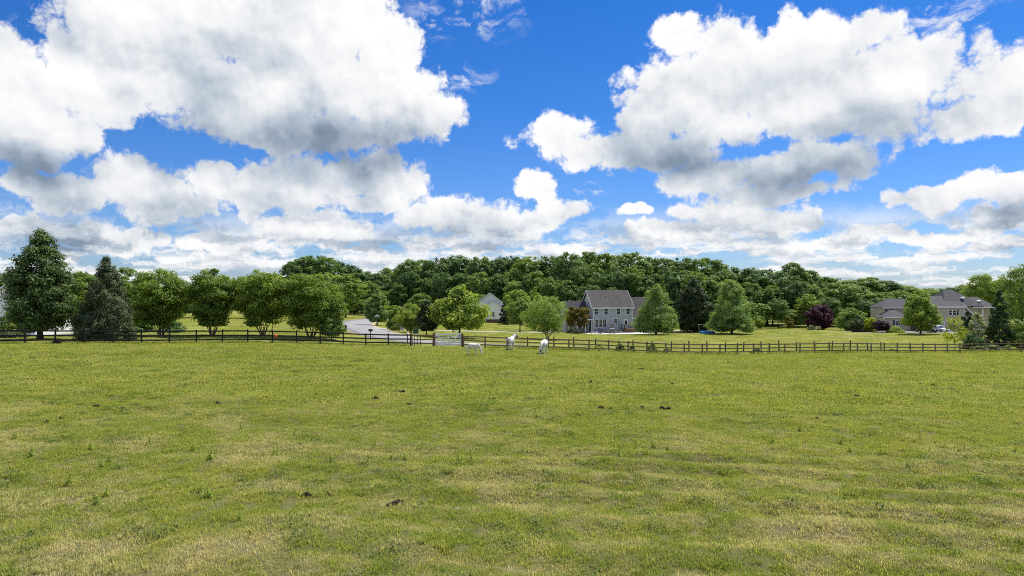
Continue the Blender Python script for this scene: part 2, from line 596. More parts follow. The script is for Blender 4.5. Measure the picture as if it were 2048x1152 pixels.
def shingle(name, col, streak):
    m, g, out = new_mat(name)
    b = g.node('ShaderNodeBsdfPrincipled')
    tc = g.node('ShaderNodeTexCoord').outputs['Object']
    br = g.node('ShaderNodeTexBrick')
    x, y, z = g.sep(tc)
    g.put(br.inputs['Vector'], g.xyz(g.math('ADD', x, y), z, 0.0))
    br.inputs['Scale'].default_value = 1.0
    br.inputs['Brick Width'].default_value = 0.33
    br.inputs['Row Height'].default_value = 0.12
    br.inputs['Mortar Size'].default_value = 0.01
    br.inputs['Color1'].default_value = c4(tuple(v * 0.8 for v in col))
    br.inputs['Color2'].default_value = c4(tuple(v * 1.2 for v in col))
    br.inputs['Mortar'].default_value = c4(tuple(v * 0.5 for v in col))
    st = g.noise(g.vmath('MULTIPLY', tc, (0.7, 0.25, 0.25)), 1.0, 5.0, 0.65)
    c = g.mix(g.mr(st, 0.38, 0.66, 0.0, 0.9, True), br.outputs[0], streak)
    g.put(b.inputs['Base Color'], c)
    b.inputs['Roughness'].default_value = 0.9
    m.node_tree.links.new(b.outputs[0], out.inputs[0])
    return m


def foliage(name, dark, light, transl=0.35, rough=0.55, var=0.25, tcol=None):
    m, g, out = new_mat(name)
    at = g.node('ShaderNodeAttribute', attribute_name='tint')
    rnd = g.node('ShaderNodeObjectInfo').outputs['Random']
    c = g.mix(at.outputs['Fac'], dark, light)
    c = g.mix(1.0, c, g.ramp(rnd, [(0.0, (1 - var, 1 - var * 0.8, 1 - var * 0.6)), (0.5, (1, 1, 1)), (1.0, (1 + var, 1 + var * 0.7, 1 + var * 0.2))]), 'MULTIPLY')
    b = g.node('ShaderNodeBsdfPrincipled')
    g.put(b.inputs['Base Color'], c)
    b.inputs['Roughness'].default_value = rough
    b.inputs['Specular IOR Level'].default_value = 0.16
    tr = g.node('ShaderNodeBsdfTranslucent')
    g.put(tr.inputs[0], g.mix(1.0, c, tcol or (1.5, 1.5, 0.6), 'MULTIPLY'))
    mx = g.node('ShaderNodeMixShader')
    mx.inputs[0].default_value = transl
    m.node_tree.links.new(b.outputs[0], mx.inputs[1])
    m.node_tree.links.new(tr.outputs[0], mx.inputs[2])
    m.node_tree.links.new(mx.outputs[0], out.inputs[0])
    return m


def glass_mat(name, col=(0.02, 0.025, 0.03)):
    m, g, out = new_mat(name)
    b = g.node('ShaderNodeBsdfPrincipled')
    b.inputs['Base Color'].default_value = c4(col)
    b.inputs['Roughness'].default_value = 0.08
    b.inputs['Specular IOR Level'].default_value = 0.6
    m.node_tree.links.new(b.outputs[0], out.inputs[0])
    return m


def grass_colour(g, pos):
    """colour of the sward by place: greener and drier patches, pasture and mown lawn alike"""
    n1 = g.noise(pos, 0.16, 4.0, 0.6)
    n2 = g.noise(pos, 0.9, 5.0, 0.65)
    n3 = g.noise(g.vmath('ADD', pos, (31.0, 17.0, 0.0)), 0.30, 5.0, 0.62)
    c = g.mix(g.mr(n1, 0.35, 0.65, 0, 1, True), GR_A, GR_B)
    c = g.mix(g.mr(n2, 0.40, 0.68, 0, 0.75, True), c, GR_C)
    x, y, z = g.sep(pos)
    # drier, straw coloured ground close by on the old furrows
    near = g.mr(y, 38.0, 15.0, 0.30, 1.0, True)
    dry = g.math('MULTIPLY', g.mr(n3, 0.46, 0.66, 0, 1.0, True), near)
    # worn crests of the old furrows; colour bands also stand in for ridge shading
    ph = g.math('ADD', g.math('MULTIPLY_ADD', x, 0.10, y), g.math('MULTIPLY', n1, 3.0))
    cr = g.mr(g.math('SINE', g.math('MULTIPLY', ph, 6.2832 / 1.95)), 0.1, 0.9, 0.0, 1.0, True)
    cr = g.math('MULTIPLY', g.math('MULTIPLY', cr, g.mr(x, -9.0, 3.0)), g.math('MULTIPLY', g.mr(y, 29.0, 22.0), g.mr(n2, 0.40, 0.60)))
    dry = g.math('MAXIMUM', dry, g.math('MULTIPLY', cr, 0.8))
    c = g.mix(g.math('MULTIPLY', dry, 0.70), c, GR_DRY)
    n4 = g.noise(pos, 3.2, 4.0, 0.6)
    c = g.mix(g.mr(n4, 0.50, 0.72, 0, 0.55, True), c, GR_D)
    return c, dry, n2


GR_A = (0.158, 0.187, 0.038)
GR_B = (0.200, 0.218, 0.047)
GR_C = (0.250, 0.242, 0.064)
GR_D = (0.095, 0.116, 0.028)
GR_DRY = (0.370, 0.310, 0.195)


def make_ground_mat():
    m, g, out = new_mat('ground_turf')
    pos = g.node('ShaderNodeNewGeometry').outputs['Position']
    c, dry, n2 = grass_colour(g, pos)
    fine = g.noise(pos, 26.0, 4.0, 0.7)
    c = g.mix(1.0, c, g.ramp(fine, [(0.25, (0.45, 0.45, 0.42)), (0.5, (0.9, 0.9, 0.85)), (0.75, (1.35, 1.35, 1.3))]), 'MULTIPLY')
    x, y, z = g.sep(pos)
    # thatch and bare soil of the pasture, darkened to paint shade between the blades
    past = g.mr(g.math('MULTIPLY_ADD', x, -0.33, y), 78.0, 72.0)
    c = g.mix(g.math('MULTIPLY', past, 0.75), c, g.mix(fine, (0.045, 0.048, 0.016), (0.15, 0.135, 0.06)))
    # yellow flowering sweep of lawn and pasture edge beyond
    fl = g.noise(g.vmath('MULTIPLY', pos, (0.10, 0.22, 0.0)), 1.0, 5.0, 0.6)
    flm = g.math('MULTIPLY', g.mr(fl, 0.45, 0.65, 0, 0.55, True), g.mr(y, 72.0, 92.0, 0.0, 1.0))
    c = g.mix(flm, c, (0.30, 0.29, 0.035))
    # woodland floor far away
    c = g.mix(g.mr(y, 260.0, 300.0), c, (0.045, 0.06, 0.02))
    b = g.node('ShaderNodeBsdfPrincipled')
    g.put(b.inputs['Base Color'], c)
    b.inputs['Roughness'].default_value = 0.9
    b.inputs['Specular IOR Level'].default_value = 0.1
    bn = g.node('ShaderNodeBump')
    bn.inputs['Strength'].default_value = 1.0
    bn.inputs['Distance'].default_value = 0.06
    h = g.math('ADD', g.math('MULTIPLY', g.noise(pos, 9.0, 4.0, 0.7), 1.0), g.math('MULTIPLY', g.noise(pos, 1.6, 3.0, 0.6), 1.5))
    g.put(bn.inputs['Height'], h)
    g.put(b.inputs['Normal'], bn.outputs[0])
    m.node_tree.links.new(b.outputs[0], out.inputs[0])
    return m


def make_blade_mat(name, dryness=0.0, gain=1.0):
    m, g, out = new_mat(name)
    pos = g.node('ShaderNodeNewGeometry').outputs['Position']
    c, dry, n2 = grass_colour(g, pos)
    at = g.node('ShaderNodeAttribute', attribute_name='tint').outputs['Fac']
    c = g.mix(1.0, c, g.ramp(at, [(0.0, (0.50, 0.58, 0.48)), (0.5, (1.0, 1.0, 1.0)), (0.85, (1.30, 1.27, 1.25)), (1.0, (1.55, 1.48, 1.7))]), 'MULTIPLY')
    if dryness:
        c = g.mix(dryness, c, (0.36, 0.305, 0.21))
    c = g.mix(1.0, c, (gain,) * 3, 'MULTIPLY')
    b = g.node('ShaderNodeBsdfDiffuse')
    g.put(b.inputs[0], c)
    tr = g.node('ShaderNodeBsdfTranslucent')
    g.put(tr.inputs[0], g.mix(1.0, c, (1.25, 1.3, 0.8), 'MULTIPLY'))
    mx = g.node('ShaderNodeMixShader')
    mx.inputs[0].default_value = 0.4
    m.node_tree.links.new(b.outputs[0], mx.inputs[1])
    m.node_tree.links.new(tr.outputs[0], mx.inputs[2])
    m.node_tree.links.new(mx.outputs[0], out.inputs[0])
    return m


M = {}
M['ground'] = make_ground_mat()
M['blade'] = make_blade_mat('grass_blades', 0.0, 1.80)
M['blade_dry'] = make_blade_mat('dry_grass_blades', 0.5, 1.55)
M['flower'] = surf('buttercup_petals', (0.62, 0.54, 0.03), 0.6, 0.1)
M['asphalt'] = surf('road_asphalt', (0.26, 0.255, 0.26), 0.9, 0.14, 0.8, bump=0.3, bscale=12, coords='Object', dark=(0.18, 0.18, 0.185), darkscale=0.25)
M['gravel'] = surf('driveway_gravel', (0.34, 0.33, 0.32), 0.9, 0.2, 2.0)
M['verge'] = surf('gravel_verge', (0.36, 0.31, 0.20), 0.95, 0.25, 1.2)
M['concrete'] = surf('patio_concrete', (0.62, 0.60, 0.57), 0.85, 0.1, 1.0)
M['black_wood'] = surf('black_painted_wood', (0.020, 0.019, 0.020), 0.75, 0.3, 5.0, bump=0.4, randobj=0.35, stretch=(0.4, 4, 4))
M['brown_wood'] = surf('weathered_brown_wood', (0.215, 0.155, 0.095), 0.85, 0.3, 4.0, bump=0.4, randobj=0.28, stretch=(0.4, 4, 4))
M['red_wood'] = surf('reddish_post_wood', (0.16, 0.085, 0.055), 0.85, 0.25, 4.0, bump=0.4, randobj=0.2)
M['dark_post'] = surf('dark_creosoted_wood', (0.035, 0.028, 0.022), 0.9, 0.3, 5.0)
M['white_paint'] = surf('white_paint', (0.78, 0.79, 0.80), 0.55, 0.05, 2.0)
M['white_wood'] = surf('white_painted_gate_wood', (0.72, 0.74, 0.77), 0.6, 0.08, 3.0, randobj=0.08)
M['bark'] = surf('tree_bark', (0.085, 0.068, 0.050), 0.95, 0.35, 4.0, bump=0.8, bscale=12, stretch=(2, 2, 0.5))
M['bark_dark'] = surf('dark_tree_bark', (0.045, 0.038, 0.030), 0.95, 0.35, 4.0, bump=0.8, bscale=12, stretch=(2, 2, 0.5))
M['bark_tan'] = surf('smooth_tan_bark', (0.17, 0.125, 0.085), 0.8, 0.3, 3.0, stretch=(2, 2, 0.5))
M['manure'] = surf('dark_manure', (0.022, 0.015, 0.010), 0.95, 0.4, 12.0, bump=0.8)
M['wire'] = surf('galvanised_wire', (0.35, 0.35, 0.34), 0.5, 0.1, metal=0.6)
M['black_metal'] = surf('black_metal', (0.015, 0.015, 0.016), 0.5, 0.2)
M['glass'] = glass_mat('dark_window_glass')
M['grey_siding'] = siding('grey_blue_siding', (0.43, 0.455, 0.48))
M['white_siding'] = siding('white_siding', (0.84, 0.845, 0.85))
M['tan_siding'] = siding('tan_siding', (0.45, 0.40, 0.31))
M['pale_siding'] = siding('pale_grey_siding', (0.58, 0.60, 0.61))
M['roof_grey'] = shingle('grey_roof_shingles', (0.072, 0.068, 0.068), (0.040, 0.036, 0.036))
M['roof_dark'] = shingle('dark_roof_shingles', (0.060, 0.062, 0.074), (0.045, 0.046, 0.056))
M['roof_brown'] = shingle('brown_roof_shingles', (0.13, 0.11, 0.095), (0.09, 0.08, 0.07))
M['stone'] = surf('patio_stone', (0.26, 0.22, 0.18), 0.9, 0.35, 6.0, bump=0.6)
M['brick'] = surf('brick_plinth', (0.16, 0.095, 0.075), 0.9, 0.3, 5.0)
M['deck_wood'] = surf('deck_wood', (0.17, 0.11, 0.07), 0.85, 0.25, 4.0)
M['grey_plastic'] = surf('grey_plastic', (0.16, 0.17, 0.17), 0.6, 0.1)
M['green_metal'] = surf('green_painted_metal', (0.055, 0.11, 0.085), 0.5, 0.1)
M['blue_plastic'] = surf('blue_plastic', (0.03, 0.20, 0.55), 0.45, 0.1)
M['red_plastic'] = surf('red_plastic', (0.75, 0.10, 0.05), 0.5, 0.1)
M['blue_cloth'] = surf('blue_cloth', (0.03, 0.12, 0.34), 0.8, 0.1)
M['shutter'] = surf('dark_green_shutter', (0.02, 0.045, 0.035), 0.6, 0.1)
M['light_paper'] = surf('white_sign_paint', (0.75, 0.76, 0.78), 0.6, 0.03)

# ------------------------------------------------------------------ ground
def axis(lo, hi, fine_lo, fine_hi, step, grow, cap=120.0):
    mid = list(np.arange(fine_lo, fine_hi + 1e-6, step))
    up, s = [], step
    v = fine_hi
    while v < hi:
        s = min(s * grow, cap)
        v += s
        up.append(v)
    dn, s = [], step
    v = fine_lo
    while v > lo:
        s = min(s * grow, cap)
        v -= s
        dn.append(v)
    return np.array(dn[::-1] + mid + up)


def build_ground():
    xs = axis(-2600, 2600, -26, 26, 0.30, 1.040)
    ys = axis(-60, 5200, 10, 34, 0.24, 1.026)
    X, Y = np.meshgrid(xs, ys)
    Z = T(X, Y)
    nx, ny = len(xs), len(ys)
    V = np.stack([X, Y, Z], -1).reshape(-1, 3)
    i = np.arange(nx - 1)
    j = np.arange(ny - 1)
    I, J = np.meshgrid(i, j)
    a = (J * nx + I).ravel()
    q = np.stack([a, a + 1, a + nx + 1, a + nx], 1)
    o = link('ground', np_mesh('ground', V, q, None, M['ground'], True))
    tag(o, kind='structure')
    return len(q)


NGROUND = build_ground()


def catmull(pts, n=10):
    pts = [np.array(p, float) for p in pts]
    pts = [2 * pts[0] - pts[1]] + pts + [2 * pts[-1] - pts[-2]]
    out = []
    for i in range(1, len(pts) - 2):
        p0, p1, p2, p3 = pts[i - 1:i + 3]
        for k in range(n):
            t = k / n
            out.append(0.5 * (2 * p1 + (p2 - p0) * t + (2 * p0 - 5 * p1 + 4 * p2 - p3) * t * t + (3 * p1 - p0 - 3 * p2 + p3) * t ** 3))
    out.append(pts[-2])
    return np.array(out)


def ribbon(name, pts, widths, mat, lift, n=14, cross=4, jag=0.0, seed=3):
    c = catmull([(p[0], p[1], w) for p, w in zip(pts, widths)], n)
    xy, w = c[:, :2], c[:, 2]
    d = np.gradient(xy, axis=0)
    d /= np.linalg.norm(d, axis=1)[:, None]
    nrm = np.stack([-d[:, 1], d[:, 0]], 1)
    V, rng = [], np.random.default_rng(seed)
    for k in range(cross + 1):
        off = (k / cross - 0.5)
        e = xy + nrm * (w * off)[:, None]
        if jag and k in (0, cross):
            e = e + nrm * rng.uniform(-jag, jag, len(e))[:, None]
        V.append(np.column_stack([e, T(e[:, 0], e[:, 1]) + lift]))
    top = np.array(V)                                   # cross+1, len, 3
    skirt0 = top[0].copy(); skirt0[:, 2] -= lift + 0.12
    skirt1 = top[-1].copy(); skirt1[:, 2] -= lift + 0.12
    A = np.concatenate([skirt0[None], top, skirt1[None]])
    m, L = A.shape[:2]
    q = []
    for k in range(m - 1):
        for i in range(L - 1):
            q.append((k * L + i, k * L + i + 1, (k + 1) * L + i + 1, (k + 1) * L + i))
    me = np_mesh(name, A.reshape(-1, 3), np.array(q)[:, ::-1], None, mat, False)
    return tag(link(name, me), kind='structure')


ROAD = [(6, 86.3), (-2, 85.6), (-9, 85.2), (-14, 88), (-18.5, 97), (-23.5, 112), (-29.5, 130), (-34.5, 152), (-36.5, 172), (-35, 190), (-28, 204), (-14, 216), (6, 224)]
ribbon('road_verge', ROAD, [2.2, 3.4, 5.6, 7.6, 7.8, 7.8, 7.8, 7.8, 7.8, 7.8, 7.8, 7.8, 7.8], M['verge'], 0.016, jag=0.35)
ribbon('road', ROAD, [1.4, 2.6, 4.8, 6.4, 6.4, 6.4, 6.4, 6.4, 6.4, 6.4, 6.4, 6.4, 6.4], M['asphalt'], 0.03)
ribbon('house_driveway', [(-25.5, 121.5), (-19, 124.5), (-11.8, 128), (-4, 133.5), (3, 140), (8, 150), (10, 163), (16, 172), (28, 172), (36, 166), (46, 163)], [3.6, 3.0, 2.8, 2.8, 2.8, 2.8, 2.8, 3, 3.6, 4.5, 5], M['gravel'], 0.036)
ribbon('courtyard_driveway', [(74, 151.5), (80, 149.5), (88, 147.5), (97, 147), (105, 149)], [2.5, 5.5, 7.5, 7.5, 7], M['asphalt'], 0.03)
ribbon('farm_driveway', [(-75, 86), (-66, 86.5), (-58, 87), (-50, 90)], [4, 4, 4, 4], M['gravel'], 0.03)

# ------------------------------------------------------------------ foliage materials
FO = {
    'oakdark': foliage('dark_maple_leaves', (0.044, 0.081, 0.029), (0.149, 0.220, 0.075), 0.26),
    'cedar': foliage('cedar_needles', (0.070, 0.098, 0.040), (0.190, 0.225, 0.105), 0.12, 0.7),
    'myrtle': foliage('crepe_myrtle_leaves', (0.088, 0.150, 0.024), (0.240, 0.330, 0.056), 0.36, var=0.12),
    'bright': foliage('light_green_leaves', (0.101, 0.166, 0.028), (0.363, 0.466, 0.093), 0.38, var=0.12),
    'mid': foliage('mid_green_leaves', (0.124, 0.204, 0.047), (0.301, 0.396, 0.093), 0.32),
    'pinoak': foliage('pin_oak_leaves', (0.109, 0.193, 0.058), (0.290, 0.399, 0.123), 0.34, var=0.10),
    'forest': foliage('wood_leaves', (0.060, 0.117, 0.032), (0.251, 0.359, 0.095), 0.28, var=0.38),
    'forestdark': foliage('dark_wood_leaves', (0.043, 0.094, 0.034), (0.186, 0.289, 0.088), 0.24, var=0.30),
    'evergreen': foliage('dark_evergreen_leaves', (0.029, 0.053, 0.022), (0.083, 0.122, 0.045), 0.14, 0.5, var=0.12),
    'purple': foliage('purple_leaves', (0.027, 0.012, 0.024), (0.089, 0.032, 0.063), 0.25, tcol=(1.6, 0.8, 1.0)),
    'rust': foliage('rust_olive_leaves', (0.110, 0.088, 0.020), (0.250, 0.205, 0.045), 0.35, var=0.1),
    'yellow': foliage('young_yellow_green_leaves', (0.201, 0.254, 0.027), (0.403, 0.446, 0.052), 0.42, var=0.08),
    'silver': foliage('pale_flowering_leaves', (0.149, 0.184, 0.082), (0.473, 0.507, 0.297), 0.30, var=0.1),
    'clover': foliage('clover_leaves', (0.075, 0.115, 0.026), (0.170, 0.225, 0.050), 0.3),
    'weed': foliage('weed_leaves', (0.17, 0.24, 0.035), (0.30, 0.38, 0.06), 0.35),
}


# ------------------------------------------------------------------ tree generator
def profile(kind, t):
    t = np.clip(t, 0, 1)
    if kind == 'oval':
        return np.clip(np.sin(np.pi * np.clip(t * 0.90 + 0.10, 0, 1) ** 0.72) ** 0.75, 0.02, 1)
    if kind == 'egg':       # wide low, tapering top
        return np.clip(np.minimum(1.0, 0.55 + t * 2.2) * (1 - t ** 2.5) ** 0.70, 0.03, 1)
    if kind == 'round':
        return np.sqrt(np.clip(1 - (2 * t - 1) ** 2, 0.01, 1))
    if kind == 'dome':      # vase below, flat dome on top
        return np.where(t < 0.55, 0.50 + 0.50 * np.sin(np.clip(t / 0.55, 0, 1) * np.pi / 2), np.sqrt(np.clip(1 - ((t - 0.55) / 0.47) ** 2.2, 0.02, 1)))
    if kind == 'spread':
        return np.where(t < 0.3, 0.62 + 0.38 * t / 0.3, np.clip(1 - ((t - 0.3) / 0.72) ** 1.7, 0.08, 1))
    if kind == 'pyramid':
        return np.clip(np.minimum(1.0, 0.72 + t * 2.5) * (1 - t) ** 0.52, 0.04, 1)
    if kind == 'cone':
        return np.clip(np.minimum(1.0, 0.80 + t * 2.5) * (1 - t) ** 0.66, 0.02, 1)
    if kind == 'tall':
        return np.clip(np.sin(np.pi * np.clip(t * 0.80 + 0.20, 0, 1)) ** 0.55, 0.05, 1)
    if kind == 'broad':     # high shouldered woodland crown
        return np.clip((1 - np.abs(1.9 * t - 0.95) ** 2.8), 0.05, 1) ** 0.45
    if kind == 'dom2':
        return np.where(t < 0.45, 0.55 + t, np.sqrt(np.clip(1 - ((t - 0.45) / 0.57) ** 2.6, 0.04, 1)))
    if kind == 'mound':
        return np.sqrt(np.clip(1 - t ** 2.0, 0.03, 1))
    raise ValueError(kind)


def leaf_quads(P, N, size, rng, aspect=0.6):
    n = len(P)
    N = N / np.maximum(np.linalg.norm(N, axis=1), 1e-6)[:, None]
    r = rng.normal(size=(n, 3))
    u = np.cross(N, r)
    u /= np.maximum(np.linalg.norm(u, axis=1), 1e-6)[:, None]
    v = np.cross(N, u)
    s = size[:, None]
    V = np.empty((n, 4, 3))
    V[:, 0] = P - u * s * 0.5
    V[:, 1] = P + v * s * 0.5 * aspect + N * s * 0.10
    V[:, 2] = P + u * s * 0.5
    V[:, 3] = P - v * s * 0.5 * aspect + N * s * 0.06
    return V.reshape(-1, 3)


def crown_points(kind, H, R, base, nblob, rng, rb, fill=0.42, lobe=1.0):
    """centres and radii of leaf clumps filling the crown's envelope"""
    zc = base * H
    ch = H - zc
    t = rng.random(nblob * 6)
    pr = profile(kind, t)
    keep = rng.random(len(t)) < (0.22 + 0.78 * pr ** 1.4)
    t = t[keep][:nblob]
    n = len(t)
    pr = profile(kind, t)
    a = np.arange(n) * 2.39996 + rng.uniform(-0.5, 0.5, n)
    lob = 1 + lobe * 0.13 * np.sin(a * 2 + rng.uniform(0, 6)) + lobe * 0.10 * np.sin(a * 3 + t * 7 + rng.uniform(0, 6))
    rr = rng.random(n) ** fill
    br = 1.18 * rb * R * rng.uniform(0.6, 1.4, n) * (0.62 + 0.38 * pr)
    rad = np.maximum(R * pr * lob * rng.uniform(0.92, 1.12, n) - br * 0.45, 0) * rr
    C = np.stack([rad * np.cos(a), rad * np.sin(a), zc + ch * t * 0.985 - br * 0.35], 1)
    C[:, 2] = np.maximum(C[:, 2], zc * 0.9 + br * 0.3)
    return C, br


def crown_mesh(name, C, br, per, leaf, mat, rng, squash=0.72, aspect=0.6, up=0.5, droop=0.0, spray=0.06, ctr=None):
    nb = len(C)
    cnt = np.maximum((per * (br / br.mean()) ** 1.6).astype(int), 12)
    idx = np.repeat(np.arange(nb), cnt)
    n = len(idx)
    d = rng.normal(size=(n, 3))
    d /= np.linalg.norm(d, axis=1)[:, None]
    r = rng.random(n) ** 0.42
    stray = rng.random(n) < spray
    r = np.where(stray, r * rng.uniform(1.0, 1.55, n), r)
    off = d * (r * br[idx])[:, None]
    off[:, 2] *= squash
    if droop:
        hr = np.hypot(off[:, 0], off[:, 1])
        off[:, 2] -= droop * hr
    P = C[idx] + off
    P[:, 2] = np.maximum(P[:, 2], 0.05)
    mid = C.mean(0) if ctr is None else np.asarray(ctr)
    outv = P - mid
    outv /= np.maximum(np.linalg.norm(outv, axis=1), 1e-6)[:, None]
    N = rng.normal(size=(n, 3)) * 0.48 + d * 0.75 + outv * 0.35
    N[:, 2] += up
    size = leaf * rng.uniform(0.6, 1.35, n)
    V = leaf_quads(P, N, size, rng, aspect)
    q = np.arange(n * 4).reshape(-1, 4)
    bt = rng.random(nb)
    tint = np.clip(0.55 * bt[idx] + 0.45 * rng.random(n), 0, 1)
    return np_mesh(name, V, q, None, mat, False, tint)


def limb(mb, p, q, r0, r1, rng, n=5, sag=0.08, sides=6):
    p, q = np.array(p, float), np.array(q, float)
    L = np.linalg.norm(q - p)
    pts, rad = [], []
    w = rng.normal(size=3) * 0.06 * L
    for i in range(n + 1):
        t = i / n
        b = p * (1 - t) + q * t + w * math.sin(math.pi * t)
        b[2] += -sag * L * math.sin(math.pi * t) * (1 - t)
        pts.append(b)
        rad.append(r0 * (1 - t) ** 0.8 + r1 * t)
    mb.tube(pts, rad, sides)
    return pts


def trunk_mesh(name, H, base, C, br, rad, mat, rng, nl=12, top=0.78, stems=0, flare=1.5):
    mb = MB()
    order = rng.permutation(len(C))
    if stems:
        for k in range(stems):
            a = 2 * math.pi * k / stems + rng.uniform(-0.3, 0.3)
            tgt = C[order[k % len(C)]]
            b0 = np.array([0.16 * math.cos(a), 0.16 * math.sin(a), -0.15])
            rr = np.hypot(tgt[0], tgt[1])
            mid = np.array([math.cos(a) * min(rr, 0.26 * H) * 0.55, math.sin(a) * min(rr, 0.26 * H) * 0.55, base * H * 1.15])
            r0 = rad * rng.uniform(0.7, 1.1)
            pts = limb(mb, b0, mid, r0, r0 * 0.62, rng, 4, -0.05)
            for s in range(3):
                tg = C[order[(k * 3 + s + 5) % len(C)]]
                ang = math.atan2(tg[1], tg[0])
                rr2 = np.hypot(tg[0], tg[1])
                a2 = a + ((ang - a + math.pi) % (2 * math.pi) - math.pi) * 0.35
                tg2 = np.array([math.cos(a2) * rr2 * 0.8, math.sin(a2) * rr2 * 0.8, tg[2]])
                limb(mb, pts[-1], tg2, r0 * 0.45, r0 * 0.12, rng, 4, -0.03, 5)
        return mb.mesh(name, mat, True)
    wob = rng.normal(size=2) * 0.012 * H
    pts, rd = [], []
    for i in range(9):
        t = i / 8
        z = -0.2 + (H * top + 0.2) * t
        pts.append((wob[0] * math.sin(2.2 * t), wob[1] * math.sin(1.7 * t), z))
        rd.append(rad * (1 - 0.86 * t ** 0.9) * (1 + (flare - 1) * math.exp(-t * 14)))
    mb.tube(pts, rd, 9)
    for k in range(min(nl, len(C))):
        tg = C[order[k]]
        z0 = max(base * H * 0.75, min(tg[2] - 0.25 * np.hypot(tg[0], tg[1]) - 0.05 * H, H * top * 0.9))
        t = (z0 + 0.2) / (H * top + 0.2)
        r0 = rad * (1 - 0.86 * t ** 0.9) * 0.55
        limb(mb, (wob[0] * math.sin(2.2 * t), wob[1] * math.sin(1.7 * t), z0), tg, r0, 0.012 + r0 * 0.12, rng, 5, 0.06)
    return mb.mesh(name, mat, True)


_TREE_CACHE = {}


def tree_meshes(key, kind, H, R, base, mat, seed, nblob=90, per=150, leaf=0.22, rb=0.26, squash=0.72, aspect=0.6, up=0.5, droop=0.0,
                trad=0.16, stems=0, nl=12, bark='bark', fill=0.42, spray=0.06, top=0.78, lobe=1.0):
    if key in _TREE_CACHE:
        return _TREE_CACHE[key]
    rng = np.random.default_rng(seed)
    leaf *= 1.22
    C, br = crown_points(kind, H, R, base, nblob, rng, rb, fill, lobe)
    cm = crown_mesh('crown', C, br, per, leaf, FO[mat], rng, squash, aspect, up, droop, spray)
    tm = trunk_mesh('trunk', H, base, C, br, trad, M[bark], rng, nl, top, stems)
    co = np.empty(len(cm.vertices) * 3, np.float32)
    cm.vertices.foreach_get('co', co)
    co = co.reshape(-1, 3)
    Hm = float(np.percentile(co[:, 2], 99.6))
    Rm = float(np.percentile(np.hypot(co[:, 0], co[:, 1]), 96.5))
    _TREE_CACHE[key] = (tm, cm, Hm, Rm)
    return _TREE_CACHE[key]


def put_tree(name, label, px, d, ytop, wpx, kind, mat, seed, group=None, cat='tree', key=None, base=0.22, x=None, rot=None, H=None, **kw):
    """tree at photo column px and depth d, its top at row ytop, its crown wpx columns wide"""
    x = PX(px, d) if x is None else x
    if H is None:
        H = CAMZ + (HY - ytop) * d / F - Tz(x, d)
    R = wpx * d / F / 2
    k = key or ('own', seed)
    tm, cm, H0, R0 = tree_meshes(k, kind, H, R, base, mat, seed, **kw)
    rng = random.Random(seed * 7 + int(px))
    root = thing(name, label, cat, (x, d, Tz(x, d)), rng.uniform(0, 6.28) if rot is None else rot, group)
    root.scale = (R / R0, R / R0, H / H0)
    link('trunk', tm, root)
    link('crown', cm, root)
    return root


# ------------------------------------------------------------------ single trees and shrubs, each from its place in the photograph
put_tree('maple_tree', 'tall dense dark green oval tree behind the black fence, hiding the clapboard house', 80, 71.5, 466, 118, 'egg', 'oakdark', 11, base=0.10, nblob=300, per=115, leaf=0.20, rb=0.20, trad=0.24, fill=0.40, top=0.85, lobe=0.35)
put_tree('cedar_tree', 'broad dark conical cedar with branches down to the black fence', 212, 70.5, 518, 128, 'cone', 'cedar', 12, base=0.02, nblob=300, per=120, leaf=0.20, rb=0.13, aspect=0.34, up=0.35, droop=-0.25, squash=0.9, trad=0.2, fill=0.30, bark='bark_dark', spray=0.14)
ORD = ['first', 'second', 'third', 'fourth', 'fifth', 'sixth']
for i, (px, d, yt, w) in enumerate([(168, 86, 546, 92), (252, 84, 538, 96), (322, 80, 541, 112), (424, 80, 540, 104), (527, 81, 544, 112), (622, 80.5, 549, 122)]):
    put_tree('crepe_myrtle', ORD[i] + ' multi-stemmed yellow-green crepe myrtle of the row, counted from the tall dark oval tree', px, d, yt, w, 'dome', 'myrtle', 20 + i, group='crepe myrtles in a row behind the black fence',
             key=('myrtle', i), base=0.18, nblob=170, per=125, leaf=0.20, rb=0.21, squash=0.55, trad=0.055, stems=11, bark='bark_tan', up=0.7, fill=0.36, spray=0.10, rot=i * 1.3)
put_tree('young_maple_tree', 'small dark leafy tree standing against the black fence in front of the road bend', 663, 80.5, 602, 52, 'egg', 'mid', 31, base=0.13, nblob=80, per=130, leaf=0.19, rb=0.26, trad=0.07)
put_tree('linden_tree', 'dense oval tree on the grass inside the road bend', 754, 140, 581, 47, 'oval', 'pinoak', 32, base=0.13, nblob=120, per=110, leaf=0.26, rb=0.2, trad=0.14)
put_tree('shrub_tree', 'low rounded green tree beside the oval tree at the road bend', 789, 118, 617, 38, 'mound', 'bright', 33, base=0.10, nblob=70, per=130, leaf=0.22, rb=0.26, trad=0.07, stems=5)
put_tree('shrub_tree', 'feathery light green bushy tree behind the green utility box', 820, 111, 608, 52, 'round', 'bright', 34, base=0.10, nblob=90, per=120, leaf=0.20, rb=0.24, trad=0.06, stems=6, aspect=0.4)
put_tree('holly_tree', 'very dark evergreen tree right behind the light green tree at the gate', 853, 102, 602, 46, 'egg', 'evergreen', 35, base=0.16, nblob=100, per=120, leaf=0.18, rb=0.24, trad=0.09)
put_tree('sycamore_tree', 'bright green spreading tree with a forked trunk behind the white gate', 919, 100, 575, 106, 'spread', 'bright', 36, base=0.21, nblob=130, per=105, leaf=0.30, rb=0.20, trad=0.16, nl=20, aspect=0.8, spray=0.14)
put_tree('pear_tree', 'round topped tree on the lawn beside the white house with brick foundation', 1040, 141, 597, 54, 'round', 'mid', 37, base=0.23, nblob=110, per=115, leaf=0.26, rb=0.22, trad=0.13)
